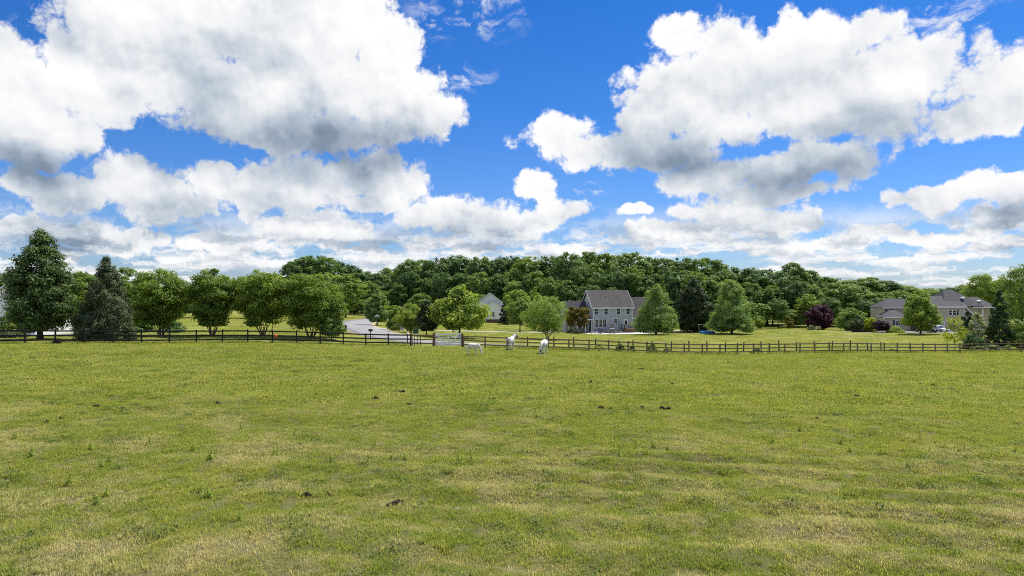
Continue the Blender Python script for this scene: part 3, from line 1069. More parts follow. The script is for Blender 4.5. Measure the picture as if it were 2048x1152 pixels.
put_tree('pear_tree', 'egg shaped light topped tree just behind the round topped tree', 1070, 156, 577, 42, 'oval', 'mid', 38, base=0.2, nblob=90, per=110, leaf=0.27, rb=0.22, trad=0.12)
put_tree('spruce_tree', 'narrow dark evergreen at the corner of the white house with the brick foundation', 1009, 186, 605, 25, 'cone', 'evergreen', 39, base=0.03, nblob=80, per=90, leaf=0.26, rb=0.2, aspect=0.4, trad=0.1)
put_tree('birch_tree', 'airy green tree with low forking stems where the brown fence bears a white horse', 1095, 107.5, 594, 92, 'round', 'mid', 40, base=0.18, nblob=130, per=95, leaf=0.20, rb=0.20, trad=0.06, stems=6, bark='bark_dark', spray=0.2, aspect=0.5)
put_tree('japanese_maple', 'rust and olive coloured maple in front of the porch of the grey house', 1164, 150, 615, 34, 'dome', 'rust', 41, base=0.3, nblob=70, per=120, leaf=0.20, rb=0.24, trad=0.06, stems=4, bark='bark_tan')
put_tree('japanese_maple', 'orange-brown maple at the outer end of the porch of the grey house', 1142, 151, 613, 30, 'dome', 'rust', 42, base=0.3, nblob=60, per=120, leaf=0.20, rb=0.26, trad=0.06, stems=4, bark='bark_tan')
put_tree('clipped_hedge', 'dark clipped box hedge at the end of the patio', 1146, 147, 655, 30, 'mound', 'evergreen', 43, cat='hedge', base=0.02, nblob=60, per=110, leaf=0.16, rb=0.3, trad=0.05, stems=3)
put_tree('pin_oak_tree', 'pyramidal oak on the lawn hiding the garage end of the grey house', 1312, 148, 571, 80, 'pyramid', 'pinoak', 44, key='pinoak', base=0.09, nblob=200, per=110, leaf=0.26, rb=0.17, aspect=0.42, droop=0.25, trad=0.17, fill=0.36, spray=0.12, nl=24, rot=0.4)
put_tree('pin_oak_tree', 'feathery pyramidal oak beside the clothes line on the lawn', 1463, 150, 564, 92, 'pyramid', 'pinoak', 44, key='pinoak', base=0.09, rot=2.6)
put_tree('poplar_tree', 'slim yellow-green tree tip rising behind the oak at the grey house', 1326, 178, 563, 24, 'oval', 'bright', 45, base=0.1, nblob=60, per=90, leaf=0.30, rb=0.26, trad=0.1)
put_tree('magnolia_tree', 'huge black-green evergreen between the two pyramidal oaks', 1387, 160, 562, 78, 'egg', 'evergreen', 46, base=0.03, nblob=220, per=110, leaf=0.30, rb=0.17, trad=0.2, fill=0.34)
put_tree('dogwood_tree', 'small pale green tree at the edge of the wood behind the lawn', 1516, 176, 632, 26, 'round', 'bright', 47, base=0.18, nblob=45, per=100, leaf=0.26, rb=0.3, trad=0.06)
put_tree('dogwood_tree', 'little brownish green tree at the foot of the wood', 1581, 186, 638, 18, 'round', 'rust', 48, base=0.15, nblob=30, per=90, leaf=0.26, rb=0.32, trad=0.05)
put_tree('plum_tree', 'dark purple round tree on the lawn before the wood', 1640, 172, 611, 50, 'round', 'purple', 49, base=0.06, nblob=110, per=115, leaf=0.30, rb=0.23, trad=0.12)
put_tree('lavender_shrub', 'low grey-green shrub under the dark purple tree', 1629, 169, 651, 26, 'mound', 'silver', 50, cat='shrub', base=0.02, nblob=30, per=90, leaf=0.2, rb=0.32, trad=0.03, stems=3)
put_tree('hornbeam_tree', 'rounded tree with a yellow-green cap behind the small dark conifer', 1703, 162, 617, 54, 'round', 'mid', 51, base=0.03, nblob=100, per=110, leaf=0.27, rb=0.23, trad=0.1)
put_tree('juniper_shrub', 'small dark egg shaped conifer on the lawn', 1714, 152, 631, 34, 'egg', 'evergreen', 52, cat='shrub', base=0.02, nblob=80, per=100, leaf=0.2, rb=0.24, aspect=0.4, trad=0.06)
put_tree('forsythia_shrub', 'yellow-green shrub between the conifer and the little purple tree', 1741, 151, 636, 30, 'mound', 'yellow', 53, cat='shrub', base=0.03, nblob=50, per=100, leaf=0.22, rb=0.28, trad=0.03, stems=5)
put_tree('plum_tree', 'little purple spreading tree by the far driveway', 1764, 147, 641, 30, 'dome', 'purple', 54, base=0.30, nblob=50, per=100, leaf=0.22, rb=0.28, trad=0.06)
put_tree('clipped_hedge', 'low light green clipped hedge along the far driveway', 1788, 146.5, 653, 36, 'mound', 'bright', 55, cat='hedge', base=0.02, nblob=60, per=90, leaf=0.16, rb=0.26, trad=0.04, stems=3)
put_tree('maple_tree', 'round bright topped maple before the tan house', 1841, 139.5, 583, 76, 'egg', 'bright', 56, base=0.14, nblob=170, per=115, leaf=0.27, rb=0.18, trad=0.16, nl=18, fill=0.36)
put_tree('sapling_tree', 'thin young yellow-green tree behind the brown fence', 1910, 103, 633, 42, 'egg', 'yellow', 57, base=0.22, nblob=55, per=34, leaf=0.16, rb=0.2, trad=0.045, nl=24, bark='bark_dark', spray=0.2)
put_tree('holly_tree', 'dark upright bush between the young tree and the garage wall', 1936, 124, 624, 34, 'egg', 'evergreen', 58, cat='shrub', base=0.03, nblob=70, per=100, leaf=0.2, rb=0.26, trad=0.07)
put_tree('viburnum_shrub', 'pale silvery flowering shrub behind the brown fence', 1953, 108, 627, 50, 'mound', 'silver', 59, cat='shrub', base=0.04, nblob=100, per=100, leaf=0.18, rb=0.2, trad=0.04, stems=6)
put_tree('bramble_shrub', 'dark tangled bush at the foot of the silvery shrub', 1948, 105.8, 664, 44, 'mound', 'forestdark', 60, cat='shrub', base=0.02, nblob=60, per=90, leaf=0.16, rb=0.26, trad=0.03, stems=5)
put_tree('cedar_tree', 'dark pointed evergreen beside the silvery shrub', 1999, 107.5, 581, 58, 'cone', 'oakdark', 61, base=0.02, nblob=200, per=100, leaf=0.19, rb=0.16, aspect=0.4, trad=0.12, fill=0.34)
put_tree('locust_tree', 'tall loose leafy tree with light showing through at the end of the brown fence', 2046, 113, 530, 96, 'tall', 'mid', 62, base=0.12, nblob=120, per=90, leaf=0.26, rb=0.19, trad=0.15, nl=20, spray=0.15)
put_tree('bramble_shrub', 'mixed green bush under the tall loose tree', 2034, 107, 640, 56, 'mound', 'mid', 63, cat='shrub', base=0.02, nblob=80, per=95, leaf=0.17, rb=0.22, trad=0.04, stems=5)
put_tree('elm_tree', 'broad hazy green tree rising behind the peak of the tan house', 1962, 196, 549, 66, 'round', 'mid', 64, base=0.2, nblob=100, per=95, leaf=0.34, rb=0.22, trad=0.18)
put_tree('elm_tree', 'second hazy green tree behind the tan house, next to the tall loose tree', 2006, 192, 552, 60, 'round', 'bright', 65, base=0.2, nblob=90, per=95, leaf=0.34, rb=0.22, trad=0.18)
put_tree('spruce_tree', 'small yellow tipped conifer before the clapboard house', 18, 79, 624, 46, 'cone', 'mid', 66, base=0.02, nblob=90, per=95, leaf=0.16, rb=0.2, aspect=0.4, trad=0.06)
put_tree('azalea_shrub', 'dark round bush at the foot of the third crepe myrtle', 345, 90, 637, 56, 'mound', 'forestdark', 67, cat='shrub', base=0.02, nblob=70, per=95, leaf=0.17, rb=0.24, trad=0.04, stems=5)
put_tree('azalea_shrub', 'dark bush in the gap beside the cedar', 284, 92, 634, 44, 'mound', 'forestdark', 68, cat='shrub', base=0.02, nblob=60, per=95, leaf=0.17, rb=0.24, trad=0.04, stems=5)
put_tree('azalea_shrub', 'low dark hedge bush under the small yellow tipped conifer', 20, 76, 664, 60, 'mound', 'evergreen', 69, cat='shrub', base=0.02, nblob=60, per=80, leaf=0.15, rb=0.2, trad=0.03, stems=5)

# ------------------------------------------------------------------ the wood
FP = []     # prototype recipes: kind, leaf material
for i, (kind, mat, base) in enumerate([('broad', 'forestdark', 0.22), ('round', 'forest', 0.28), ('dom2', 'forest', 0.2), ('broad', 'forestdark', 0.3), ('broad', 'forest', 0.2), ('dom2', 'bright', 0.14), ('round', 'forestdark', 0.3), ('dom2', 'forest', 0.3), ('round', 'forest', 0.35)]):
    FP.append((kind, mat, base))
FADJ = ['full crowned dark green', 'round crowned green', 'dome topped green', 'high crowned dark green', 'full crowned mid green', 'bright light green', 'round crowned dark green', 'high dome topped green', 'high round crowned green']


def wood_tree(name, label, group, px, d, ytop, wm, proto, seed):
    kind, mat, base = FP[proto]
    x = PX(px, d)
    H = CAMZ + (HY - ytop) * d / F - Tz(x, d)
    tm, cm, H0, R0 = tree_meshes(('wood', proto), kind, 18.0, 5.0, base, mat, 300 + proto, nblob=250, per=62, leaf=0.42, rb=0.175, trad=0.30, spray=0.16, nl=14, fill=0.36, bark='bark_dark', squash=0.68)
    rng = random.Random(seed)
    root = thing(name, FADJ[proto] + ' ' + label, 'tree', (x, d, Tz(x, d) - 0.1), rng.uniform(0, 6.28), group)
    s = wm / 2 / R0
    root.scale = (s * rng.uniform(0.92, 1.08), s * rng.uniform(0.92, 1.08), H / H0)
    link('trunk', tm, root)
    link('crown', cm, root)
    return root


SKY_X = [470, 560, 600, 640, 680, 704, 725, 770, 800, 840, 900, 945, 1000, 1060, 1100, 1112, 1150, 1190, 1230, 1300, 1380, 1420, 1470, 1530, 1585, 1640, 1680, 1725, 1790, 1830, 1900]
SKY_Y = [552, 542, 516, 512, 526, 545, 530, 546, 528, 517, 518, 511, 520, 512, 513, 525, 499, 503, 507, 515, 512, 520, 535, 540, 526, 548, 552, 558, 563, 571, 573]
EDG_X = [470, 560, 700, 800, 900, 1000, 1100, 1200, 1300, 1400, 1500, 1600, 1700, 1780, 1900]
EDG_D = [215, 225, 236, 232, 226, 220, 208, 200, 194, 192, 195, 198, 204, 215, 260]
rw = random.Random(5)


def wood_rows():
    px = 548.0
    k = 0
    while px < 1830:                      # the skyline
        d = float(np.interp(px, EDG_X, EDG_D)) + rw.uniform(20, 36)
        yt = float(np.interp(px, SKY_X, SKY_Y)) + rw.uniform(-4, 9)
        w = rw.uniform(10.5, 16.0)
        wood_tree('forest_tree', 'tree whose crown forms the skyline of the wood', 'tall trees on the skyline of the wood', px, d, yt, w, rw.choice([0, 1, 3, 6, 7, 8, 4, 2]), 1000 + k)
        px += w * F / d * rw.uniform(0.40, 0.58)
        k += 1
    px = 556.0
    while px < 1800:                      # the face of the wood
        d = float(np.interp(px, EDG_X, EDG_D)) + rw.uniform(6, 14)
        sky = float(np.interp(px, SKY_X, SKY_Y))
        yt = sky + (640 - sky) * rw.uniform(0.16, 0.40)
        w = rw.uniform(7.0, 11.0)
        wood_tree('forest_tree', 'middle sized tree in the face of the wood, below its skyline', 'middle sized trees in the face of the wood', px, d, yt, w, rw.choice([1, 2, 4, 7, 3, 2, 8, 5]), 2000 + k)
        px += w * F / d * rw.uniform(0.50, 0.72)
        k += 1
    px = 690.0
    while px < 1790:                      # young trees and bushes along its foot
        d = float(np.interp(px, EDG_X, EDG_D)) - rw.uniform(0, 6)
        sky = float(np.interp(px, SKY_X, SKY_Y))
        yt = sky + (640 - sky) * rw.uniform(0.48, 0.82)
        w = rw.uniform(5.0, 8.5)
        wood_tree('forest_shrub', 'low young tree or bush filling the foot of the wood', 'young trees and bushes at the foot of the wood', px, d, yt, w, rw.choice([2, 4, 2, 3, 1, 5]), 3000 + k)
        px += w * F / d * rw.uniform(0.6, 0.85)
        k += 1


wood_rows()
# trees beyond the lawn behind the myrtles
for i, (px, d, yt, w, pr) in enumerate([(300, 168, 585, 9, 3), (352, 160, 590, 9, 0), (400, 172, 578, 10, 2), (452, 164, 582, 9, 1), (500, 170, 576, 10, 3), (548, 165, 580, 10, 6), (596, 150, 588, 8, 1), (650, 178, 560, 10, 4), (690, 196, 548, 10, 2)]):
    wood_tree('lawn_tree', 'tree seen between and behind the crepe myrtles across the lawn', 'trees across the lawn behind the crepe myrtles', px, d, yt, w, pr, 4000 + i)
for i, (px, d, yt, w, pr) in enumerate([(1762, 205, 596, 9, 2), (1790, 198, 604, 9, 5), (1868, 210, 586, 10, 3), (1900, 206, 576, 9, 0), (1930, 214, 570, 10, 1), (1985, 220, 562, 11, 4), (2040, 215, 560, 12, 2)]):
    wood_tree('lawn_tree', 'tree standing behind the tan house', 'trees standing behind the tan house', px, d, yt, w, pr, 4100 + i)
for i, (px, d, yt, w, pr) in enumerate([(4, 118, 546, 5, 0), (-30, 116, 552, 8, 3)]):
    wood_tree('lawn_tree', 'tree top showing over the roof of the clapboard house', 'tree tops behind the clapboard house', px, d, yt, w, pr, 4200 + i)


def far_wood():
    """the wood carries on to the horizon: one mass of crowns"""
    rng = np.random.default_rng(77)
    Cs, Bs = [], []
    for k in range(620):
        px = rng.uniform(-120, 2180)
        e = float(np.interp(px, EDG_X, EDG_D, left=230, right=300))
        d = e + 45 + 420 * rng.random() ** 1.4
        if px > 1780:
            d = rng.uniform(330, 700)
        x = PX(px, d)
        sky = float(np.interp(px, SKY_X, SKY_Y, left=572, right=573))
        yt = max(sky + 6, 590 - 24000 / d * 0.55 + rng.uniform(-2, 8))
        z0 = Tz(x, d)
        H = CAMZ + (HY - yt) * d / F - z0
        if H < 4 or H > 30:
            H = float(np.clip(H, 5, 24))
        R = rng.uniform(4, 6.5) * (d / 250) ** 0.35
        n = 11
        a = rng.uniform(0, 6.28, n)
        t = rng.random(n)
        rr = R * np.sqrt(np.clip(1 - (2 * t - 1.05) ** 2, 0.1, 1)) * rng.random(n) ** 0.5 * 0.8
        Cs.append(np.stack([x + rr * np.cos(a), d + rr * np.sin(a), z0 + H * (0.25 + 0.68 * t)], 1))
        Bs.append(np.full(n, R * 0.42))
    C = np.concatenate(Cs)
    br = np.concatenate(Bs)
    cm = crown_mesh('distant_woodland', C, br, 46, 1.15, FO['forest'], rng, 0.75, 0.7, 0.7)
    tag(link('distant_woodland', cm), 'far woodland behind the nearer trees, running on to the horizon', 'woodland', kind='stuff')


far_wood()

# ------------------------------------------------------------------ fences
def along(x0, x1, step):
    """evenly spaced points on the fence line between two x"""
    xs = np.linspace(x0, x1, 400)
    ys = fence_y(xs)
    s = np.concatenate([[0], np.cumsum(np.hypot(np.diff(xs), np.diff(ys)))])
    n = max(1, int(round(s[-1] / step)))
    t = np.linspace(0, s[-1], n + 1)
    return [(float(np.interp(v, s, xs)), float(np.interp(v, s, ys))) for v in t]


POST = MB().box(-0.07, 0.07, -0.07, 0.07, -0.15, 1.38)
RAIL_L = 2.44
RAIL = MB().box(-RAIL_L / 2 - 0.03, RAIL_L / 2 + 0.03, -0.019, 0.019, -0.072, 0.072)


def rail_fence(label, pts, mat, group=None, heights=(0.36, 0.79, 1.24), postmat=None, extra=0.0):
    cx, cy = pts[len(pts) // 2]
    root = thing('rail_fence', label, 'fence', (cx, cy, Tz(cx, cy)), 0, group)
    o0 = np.array([cx, cy, Tz(cx, cy)])
    pm = POST.mesh('post', postmat or mat, bevel=0.008)
    rm = RAIL.mesh('rail', mat, bevel=0.006)
    r = random.Random(int(abs(cx) * 10))
    G = [np.array([x, y, Tz(x, y)]) for x, y in pts]
    for i, p in enumerate(G):
        a = G[min(i + 1, len(G) - 1)] - G[max(i - 1, 0)]
        o = link('post', pm, root, tuple(p - o0))
        o.rotation_euler = (r.uniform(-.015, .015), r.uniform(-.02, .02), math.atan2(a[1], a[0]) + r.uniform(-.05, .05))
        o.scale = (1, 1, r.uniform(0.97, 1.04))
    for p, q in zip(G[:-1], G[1:]):
        d = q - p
        L = float(np.hypot(d[0], d[1]))
        nrm = np.array([d[1], -d[0], 0]) / L          # camera side of the posts
        for h in heights:
            j0, j1 = r.uniform(-.018, .018), r.uniform(-.018, .018)
            a = p + np.array([0, 0, h + j0]) + nrm * 0.088
            b = q + np.array([0, 0, h + j1]) + nrm * 0.088
            o = link('rail', rm, root, tuple((a + b) / 2 - o0))
            o.rotation_euler = (0, -math.atan2(b[2] - a[2], L), math.atan2(d[1], d[0]))
            o.scale = (L / RAIL_L, 1, r.uniform(0.92, 1.06))
    return root


XA, XB, XG0, XG1 = -11.33, -10.6, -8.73, -5.63     # black fence end, short piece, gate posts
rail_fence('long black three-rail board fence in front of the crepe myrtles', along(-62, XA, 2.44), M['black_wood'])
short = rail_fence('short brown rail fence piece between the black fence and the white gate', along(XA + 0.16, XG0 - 0.13, 2.5)[:2], M['brown_wood'])
pmesh = MB().box(-0.045, 0.045, -0.045, 0.045, -0.15, 1.28).mesh('picket', M['brown_wood'], bevel=0.006)
for px in (829, 834.6, 841.2):
    x = px_x = (px - 1024) * float(fence_y(-10.6)) / F
    y = float(fence_y(x)) - 0.02
    link('picket', pmesh, short, (x - short.location.x, y - short.location.y, Tz(x, y) - short.location.z))
BROWN = along(XG1 + 0.15, 100, 2.44)
rail_fence('long brown weathered three-rail fence running from the white gate to the far bushes', BROWN, M['brown_wood'])

# gate posts and gate
gpm = MB().box(-0.10, 0.10, -0.10, 0.10, -0.2, 1.58).mesh('gate_post', M['red_wood'], bevel=0.012)
for x, lab in ((XG0, 'reddish brown gate post at the hinge side, next to the short fence piece'), (XG1, 'reddish brown gate post at the latch side, where the long brown fence starts')):
    y = float(fence_y(x))
    tag(link('gate_post', gpm, None, (x, y, Tz(x, y))), lab, 'gate post', 'posts of the white gate')


def build_gate():
    x0, x1 = XG0 + 0.13, XG1 - 0.13
    y0, y1 = float(fence_y(x0)), float(fence_y(x1))
    L = math.hypot(x1 - x0, y1 - y0)
    root = thing('field_gate', 'white wooden field gate with two slanting braces', 'gate', (x0, y0, Tz(x0, y0)), math.atan2(y1 - y0, x1 - x0))
    W = M['white_wood']
    for z in (0.20, 0.43, 0.68, 1.02, 1.38):
        MB().box(0.0, L, -0.014, 0.014, z - 0.075, z + 0.075).build('board', W, root, bevel=0.004)
    for x in (0.06, L / 2, L - 0.06):
        MB().box(x - 0.06, x + 0.06, -0.052, -0.018, 0.10, 1.46).build('stile', W, root, bevel=0.004)
    MB().bar((0.16, -0.075, 1.38), (L / 2 - 0.10, -0.075, 0.16), 0.03, 0.11).build('brace', W, root)
    MB().bar((L - 0.16, -0.075, 1.38), (L / 2 + 0.10, -0.075, 0.16), 0.03, 0.11).build('brace', W, root)
    for z in (0.42, 1.02):
        MB().box(-0.10, 0.25, -0.082, -0.056, z - 0.03, z + 0.03).build('hinge', M['black_metal'], root)
    MB().box(L - 0.08, L + 0.09, -0.082, -0.056, 0.9, 0.96).build('latch', M['black_metal'], root)


build_gate()


def wire_fence():
    cols = [1108, 1148, 1191, 1237, 1266, 1303, 1342, 1378, 1414, 1451, 1487, 1522, 1558, 1593, 1629, 1664, 1700, 1735, 1762]
    P = []
    for px in cols:
        x = PX(px, 84)
        for _ in range(6):
            d = float(fence_y(x)) + 4.6
            x = PX(px, d)
        P.append(np.array([x, d, Tz(x, d)]))
    o0 = P[9]
    root = thing('wire_fence', 'old wire fence on dark round posts behind the long brown fence', 'fence', tuple(o0))
    m = MB().tube([(0, 0, -0.2), (0, 0, 0.7), (0, 0, 1.36)], [0.085, 0.082, 0.078], 9).mesh('post', M['dark_post'], True)
    r = random.Random(3)
    for p in P:
        o = link('post', m, root, tuple(p - o0))
        o.rotation_euler = (r.uniform(-.05, .05), r.uniform(-.05, .05), r.uniform(0, 3))
        o.scale = (1, 1, r.uniform(.9, 1.08))
    for h in (0.5, 0.95, 1.35):
        mb = MB()
        for a, b in zip(P[:-1], P[1:]):
            mb.bar(a - o0 + np.array([0, -.08, h]), b - o0 + np.array([0, -.08, h]), 0.006)
        mb.build('wire', M['wire'], root)


wire_fence()


# ------------------------------------------------------------------ houses
def window(parent, x, z, w, h, y=0.0, trim='white_paint', mull=(2, 2), side='y', shutters=None, depth=0.06):
    """window in a wall facing -y (local): proud frame, recessed pane, bars"""
    t = 0.10
    f = MB()
    f.box(x - w / 2 - t, x - w / 2, y - depth, y + 0.02, z - h / 2 - t, z + h / 2 + t)
    f.box(x + w / 2, x + w / 2 + t, y - depth, y + 0.02, z - h / 2 - t, z + h / 2 + t)
    f.box(x - w / 2, x + w / 2, y - depth, y + 0.02, z + h / 2, z + h / 2 + t)
    f.box(x - w / 2, x + w / 2, y - depth - 0.03, y + 0.02, z - h / 2 - t, z - h / 2)
    wo = f.build('window', M[trim], parent)
    MB().box(x - w / 2, x + w / 2, y - 0.022, y - 0.006, z - h / 2, z + h / 2).build('pane', M['glass'], wo)
    b = MB()
    for i in range(1, mull[0]):
        xx = x - w / 2 + w * i / mull[0]
        b.box(xx - 0.012, xx + 0.012, y - 0.034, y - 0.024, z - h / 2, z + h / 2)
    for i in range(1, mull[1]):
        zz = z - h / 2 + h * i / mull[1]
        hw = 0.028 if mull[1] == 2 or i * 2 == mull[1] else 0.012
        b.box(x - w / 2, x + w / 2, y - 0.044, y - 0.036, zz - hw, zz + hw)
    if b.v:
        b.build('glazing_bar', M[trim], wo)
    if shutters:
        for s in (-1, 1):
            xc = x + s * (w / 2 + t + 0.2)
            MB().box(xc - 0.18, xc + 0.18, y - 0.04, y + 0.01, z - h / 2 - t, z + h / 2 + t).build('shutter', M[shutters], parent)
    return wo


def door(parent, x, z0, w, h, y=0.0, glazed=True):
    t = 0.1
    f = MB().box(x - w / 2 - t, x + w / 2 + t, y - 0.03, y + 0.02, z0, z0 + h + t)
    do = f.build('door', M['white_paint'], parent)
    MB().box(x - w / 2, x + w / 2, y - 0.055, y - 0.032, z0 + 0.02, z0 + h).build('door_leaf', M['white_paint'], do)
    if glazed:
        MB().box(x - w * 0.28, x + w * 0.28, y - 0.07, y - 0.058, z0 + h * 0.42, z0 + h * 0.9).build('pane', M['glass'], do)
    MB().box(x + w * 0.36, x + w * 0.42, y - 0.10, y - 0.058, z0 + h * 0.44, z0 + h * 0.50).build('handle', M['black_metal'], do)
    return do


def gable_wing(parent, x0, x1, y0, y1, zb, ze, zr, wall, roof, ridge='x', over=0.35, trim='white_paint', th=0.16):
    """box with a gable roof; ridge along x (eaves front and back) or along y (gable to the front)"""
    W = MB()
    if ridge == 'x':
        ym = (y0 + y1) / 2
        W.prism([(y0, zb), (y1, zb), (y1, ze), (ym, zr - 0.02), (y0, ze)], 'x', x0, x1)
    else:
        xm = (x0 + x1) / 2
        W.prism([(x0, zb), (x1, zb), (x1, ze), (xm, zr - 0.02), (x0, ze)], 'y', y0, y1)
    w = W.build('wall', M[wall], parent)
    R, Tm = MB(), MB()
    if ridge == 'x':
        sl = (zr - ze) / (ym - y0)
        R.prism([(y0 - over, ze - over * sl + 0.03), (ym, zr + 0.03), (y1 + over, ze - over * sl + 0.03), (y1 + over, ze - over * sl + 0.03 + th), (ym, zr + 0.03 + th), (y0 - over, ze - over * sl + 0.03 + th)], 'x', x0 - over, x1 + over)
        e = ze - over * sl
        Tm.box(x0 - over, x1 + over, y0 - over - 0.07, y0 - over - 0.004, e - 0.10, e + 0.17)         # gutter and fascia
        for xx in (x0 - over - 0.045, x1 + over + 0.005):                                               # rake boards
            Tm.prism([(y0 - over, e - 0.06), (ym, zr - 0.06), (y1 + over, e - 0.06), (y1 + over, e + 0.16), (ym, zr + 0.17), (y0 - over, e + 0.16)], 'x', xx, xx + 0.04)
        Tm.box(x0 - 0.02, x0 + 0.12, y0 - 0.03, y0 - 0.004, zb, ze - 0.1)
        Tm.box(x1 - 0.12, x1 + 0.02, y0 - 0.03, y0 - 0.004, zb, ze - 0.1)
    else:
        sl = (zr - ze) / (xm - x0)
        e = ze - over * sl
        R.prism([(x0 - over, e + 0.03), (xm, zr + 0.03), (x1 + over, e + 0.03), (x1 + over, e + 0.03 + th), (xm, zr + 0.03 + th), (x0 - over, e + 0.03 + th)], 'y', y0 - over, y1 + over)
        Tm.prism([(x0 - over, e - 0.06), (xm, zr - 0.06), (x1 + over, e - 0.06), (x1 + over, e + 0.16), (xm, zr + 0.17), (x0 - over, e + 0.16)], 'y', y0 - over - 0.045, y0 - over - 0.005)
        Tm.box(x0 - 0.02, x0 + 0.12, y0 - 0.03, y0 - 0.004, zb, ze - 0.05)
        Tm.box(x1 - 0.12, x1 + 0.02, y0 - 0.03, y0 - 0.004, zb, ze - 0.05)
    r = R.build('roof', M[roof], parent)
    Tm.build('trim', M[trim], parent)
    return w, r


def grey_house():
    px, d = 1186, 157.0
    x = PX(px, d)
    z = Tz(x + 5, d - 5) + 0.10
    root = thing('grey_house', 'two-storey grey clapboard house with dark roof behind the patio', 'house', (x, d, z), math.radians(11))
    w, r = gable_wing(root, 0, 9.6, 0, 8.6, -1.2, 5.85, 9.55, 'grey_siding', 'roof_grey')
    for xx in (0.78, 3.13, 6.17, 8.48):
        window(root, xx, 4.85, 0.80, 1.5, mull=(2, 2))
    for xx in (0.92, 1.84, 2.76):
        window(root, xx, 2.1, 0.70, 1.75, mull=(2, 4))
    window(root, 5.5, 2.55, 0.78, 1.05, mull=(3, 3))
    door(root, 7.95, 0.9, 0.92, 2.0)
    MB().tube([(6.25, -0.06, 0.2), (6.25, -0.06, 3.0)], [0.04, 0.04], 6).build('downpipe', M['black_metal'], root)
    MB().tube([(9.52, -0.09, 0.2), (9.52, -0.09, 5.6)], [0.05, 0.05], 6).build('downpipe', M['white_paint'], root)
    # vents on the roof
    sl = 3.75 / 4.3
    for (xx, yy) in ((4.85, 1.6), (4.85, 0.75), (7.6, 1.35), (8.9, 0.7), (3.8, 2.3)):
        zz = 5.85 + yy * sl
        MB().tube([(xx, yy, zz), (xx, yy, zz + 0.42)], [0.08, 0.08], 8).build('roof_vent', M['white_paint'] if xx > 4 else M['black_metal'], r)
    # porch wing on the left, garage wing on the right
    gable_wing(root, -6.2, -0.42, 1.6, 7.6, -1.2, 3.3, 7.0, 'grey_siding', 'roof_dark', over=0.0)
    P = MB()
    P.prism([(-1.1, 3.02), (1.6, 3.30), (1.6, 3.44), (-1.1, 3.16)], 'x', -6.2, -0.42)
    P.build('porch_roof', M['roof_dark'], root)
    MB().box(-6.2, -0.42, -1.17, -1.104, 2.88, 3.14).build('porch_fascia', M['white_paint'], root)
    for xx in (-6.0, -4.0, -2.1, -0.6):
        MB().box(xx - 0.08, xx + 0.08, -1.08, -0.92, -0.3, 2.9).build('porch_post', M['white_paint'], root)
    for xx in (-4.8, -3.0, -1.4):
        window(root, xx, 1.5, 0.9, 1.4, y=1.6, mull=(2, 2))
    MB().box(-6.3, -0.4, -1.3, 1.55, -0.5, 0.02).build('porch_floor', M['concrete'], root)
    w2, r2 = gable_wing(root, 9.95, 18.2, 0.4, 7.6, -1.2, 3.4, 7.9, 'grey_siding', 'roof_grey', over=0.30)
    door(root, 10.75, 0.15, 0.9, 2.0, y=0.4)
    window(root, 13.5, 1.8, 0.9, 1.3, y=0.4)
    # wooden landing with black rails
    dk = MB().box(6.7, 9.3, -2.4, -0.05, 0.72, 0.86).build('landing', M['deck_wood'], root)
    sk = MB()
    for xx in np.arange(6.72, 9.2, 0.16):
        sk.box(xx, xx + 0.12, -2.38, -2.33, -0.1, 0.70)
    sk.build('skirting_boards', M['deck_wood'], dk)
    rl = MB()
    rl.box(6.7, 9.3, -2.40, -2.34, 1.62, 1.69).box(6.7, 9.3, -2.40, -2.34, 0.95, 1.0)
    for xx in np.arange(6.8, 9.3, 0.14):
        rl.box(xx, xx + 0.025, -2.385, -2.355, 1.0, 1.62)
    rl.box(6.68, 6.76, -2.41, -0.2, 1.62, 1.69)
    rl.build('railing', M['black_metal'], dk)
    for (xx, yy) in ((6.72, -2.37), (9.28, -2.37), (6.72, -0.2)):
        MB().box(xx - 0.06, xx + 0.06, yy - 0.06, yy + 0.06, 0.86, 1.85).build('rail_post', M['black_metal'], dk)
    for k in range(4):
        MB().box(9.32 + k * 0.28, 9.62 + k * 0.28, -2.2, -0.9, -0.1, 0.74 - k * 0.18).build('step', M['deck_wood'], dk)
    MB().bar((9.3, -2.3, 1.62), (10.5, -2.3, 0.9), 0.05).build('stair_rail', M['black_metal'], dk)
    MB().box(10.44, 10.52, -2.34, -2.26, -0.1, 0.95).build('rail_post', M['black_metal'], dk)
    # patio: a slab of the setting
    o = MB().box(-2.5, 11.2, -6.8, -0.02, -1.2, 0.02).build('patio', M['concrete'])
    o.location = root.location
    o.rotation_euler = root.rotation_euler
    tag(o, kind='structure')
    # things standing on it
    mw = Matrix.Translation(root.location) @ Matrix.Rotation(math.radians(11), 4, 'Z')

    def on(xx, yy):
        p = mw @ Vector((xx, yy, 0.02))
        return (p.x, p.y, p.z)
    f = thing('outdoor_fireplace', 'stone outdoor fireplace with tapering chimney on the patio', 'fireplace', on(3.9, -2.2), math.radians(11))
    MB().prism([(-0.75, 0), (0.75, 0), (0.72, 0.55), (-0.72, 0.55)], 'y', -0.5, 0.5).build('base', M['stone'], f)
    MB().hexa([(-0.42, -0.35, 0.55), (0.42, -0.35, 0.55), (0.42, 0.35, 0.55), (-0.42, 0.35, 0.55), (-0.24, -0.22, 1.75), (0.24, -0.22, 1.75), (0.24, 0.22, 1.75), (-0.24, 0.22, 1.75)]).build('chimney', M['stone'], f)
    MB().box(-0.34, 0.34, -0.3, 0.3, 1.75, 1.88).build('cap', M['black_metal'], f)
    MB().box(-0.3, 0.3, -0.515, -0.503, 0.12, 0.45).build('fire_opening', M['black_metal'], f)
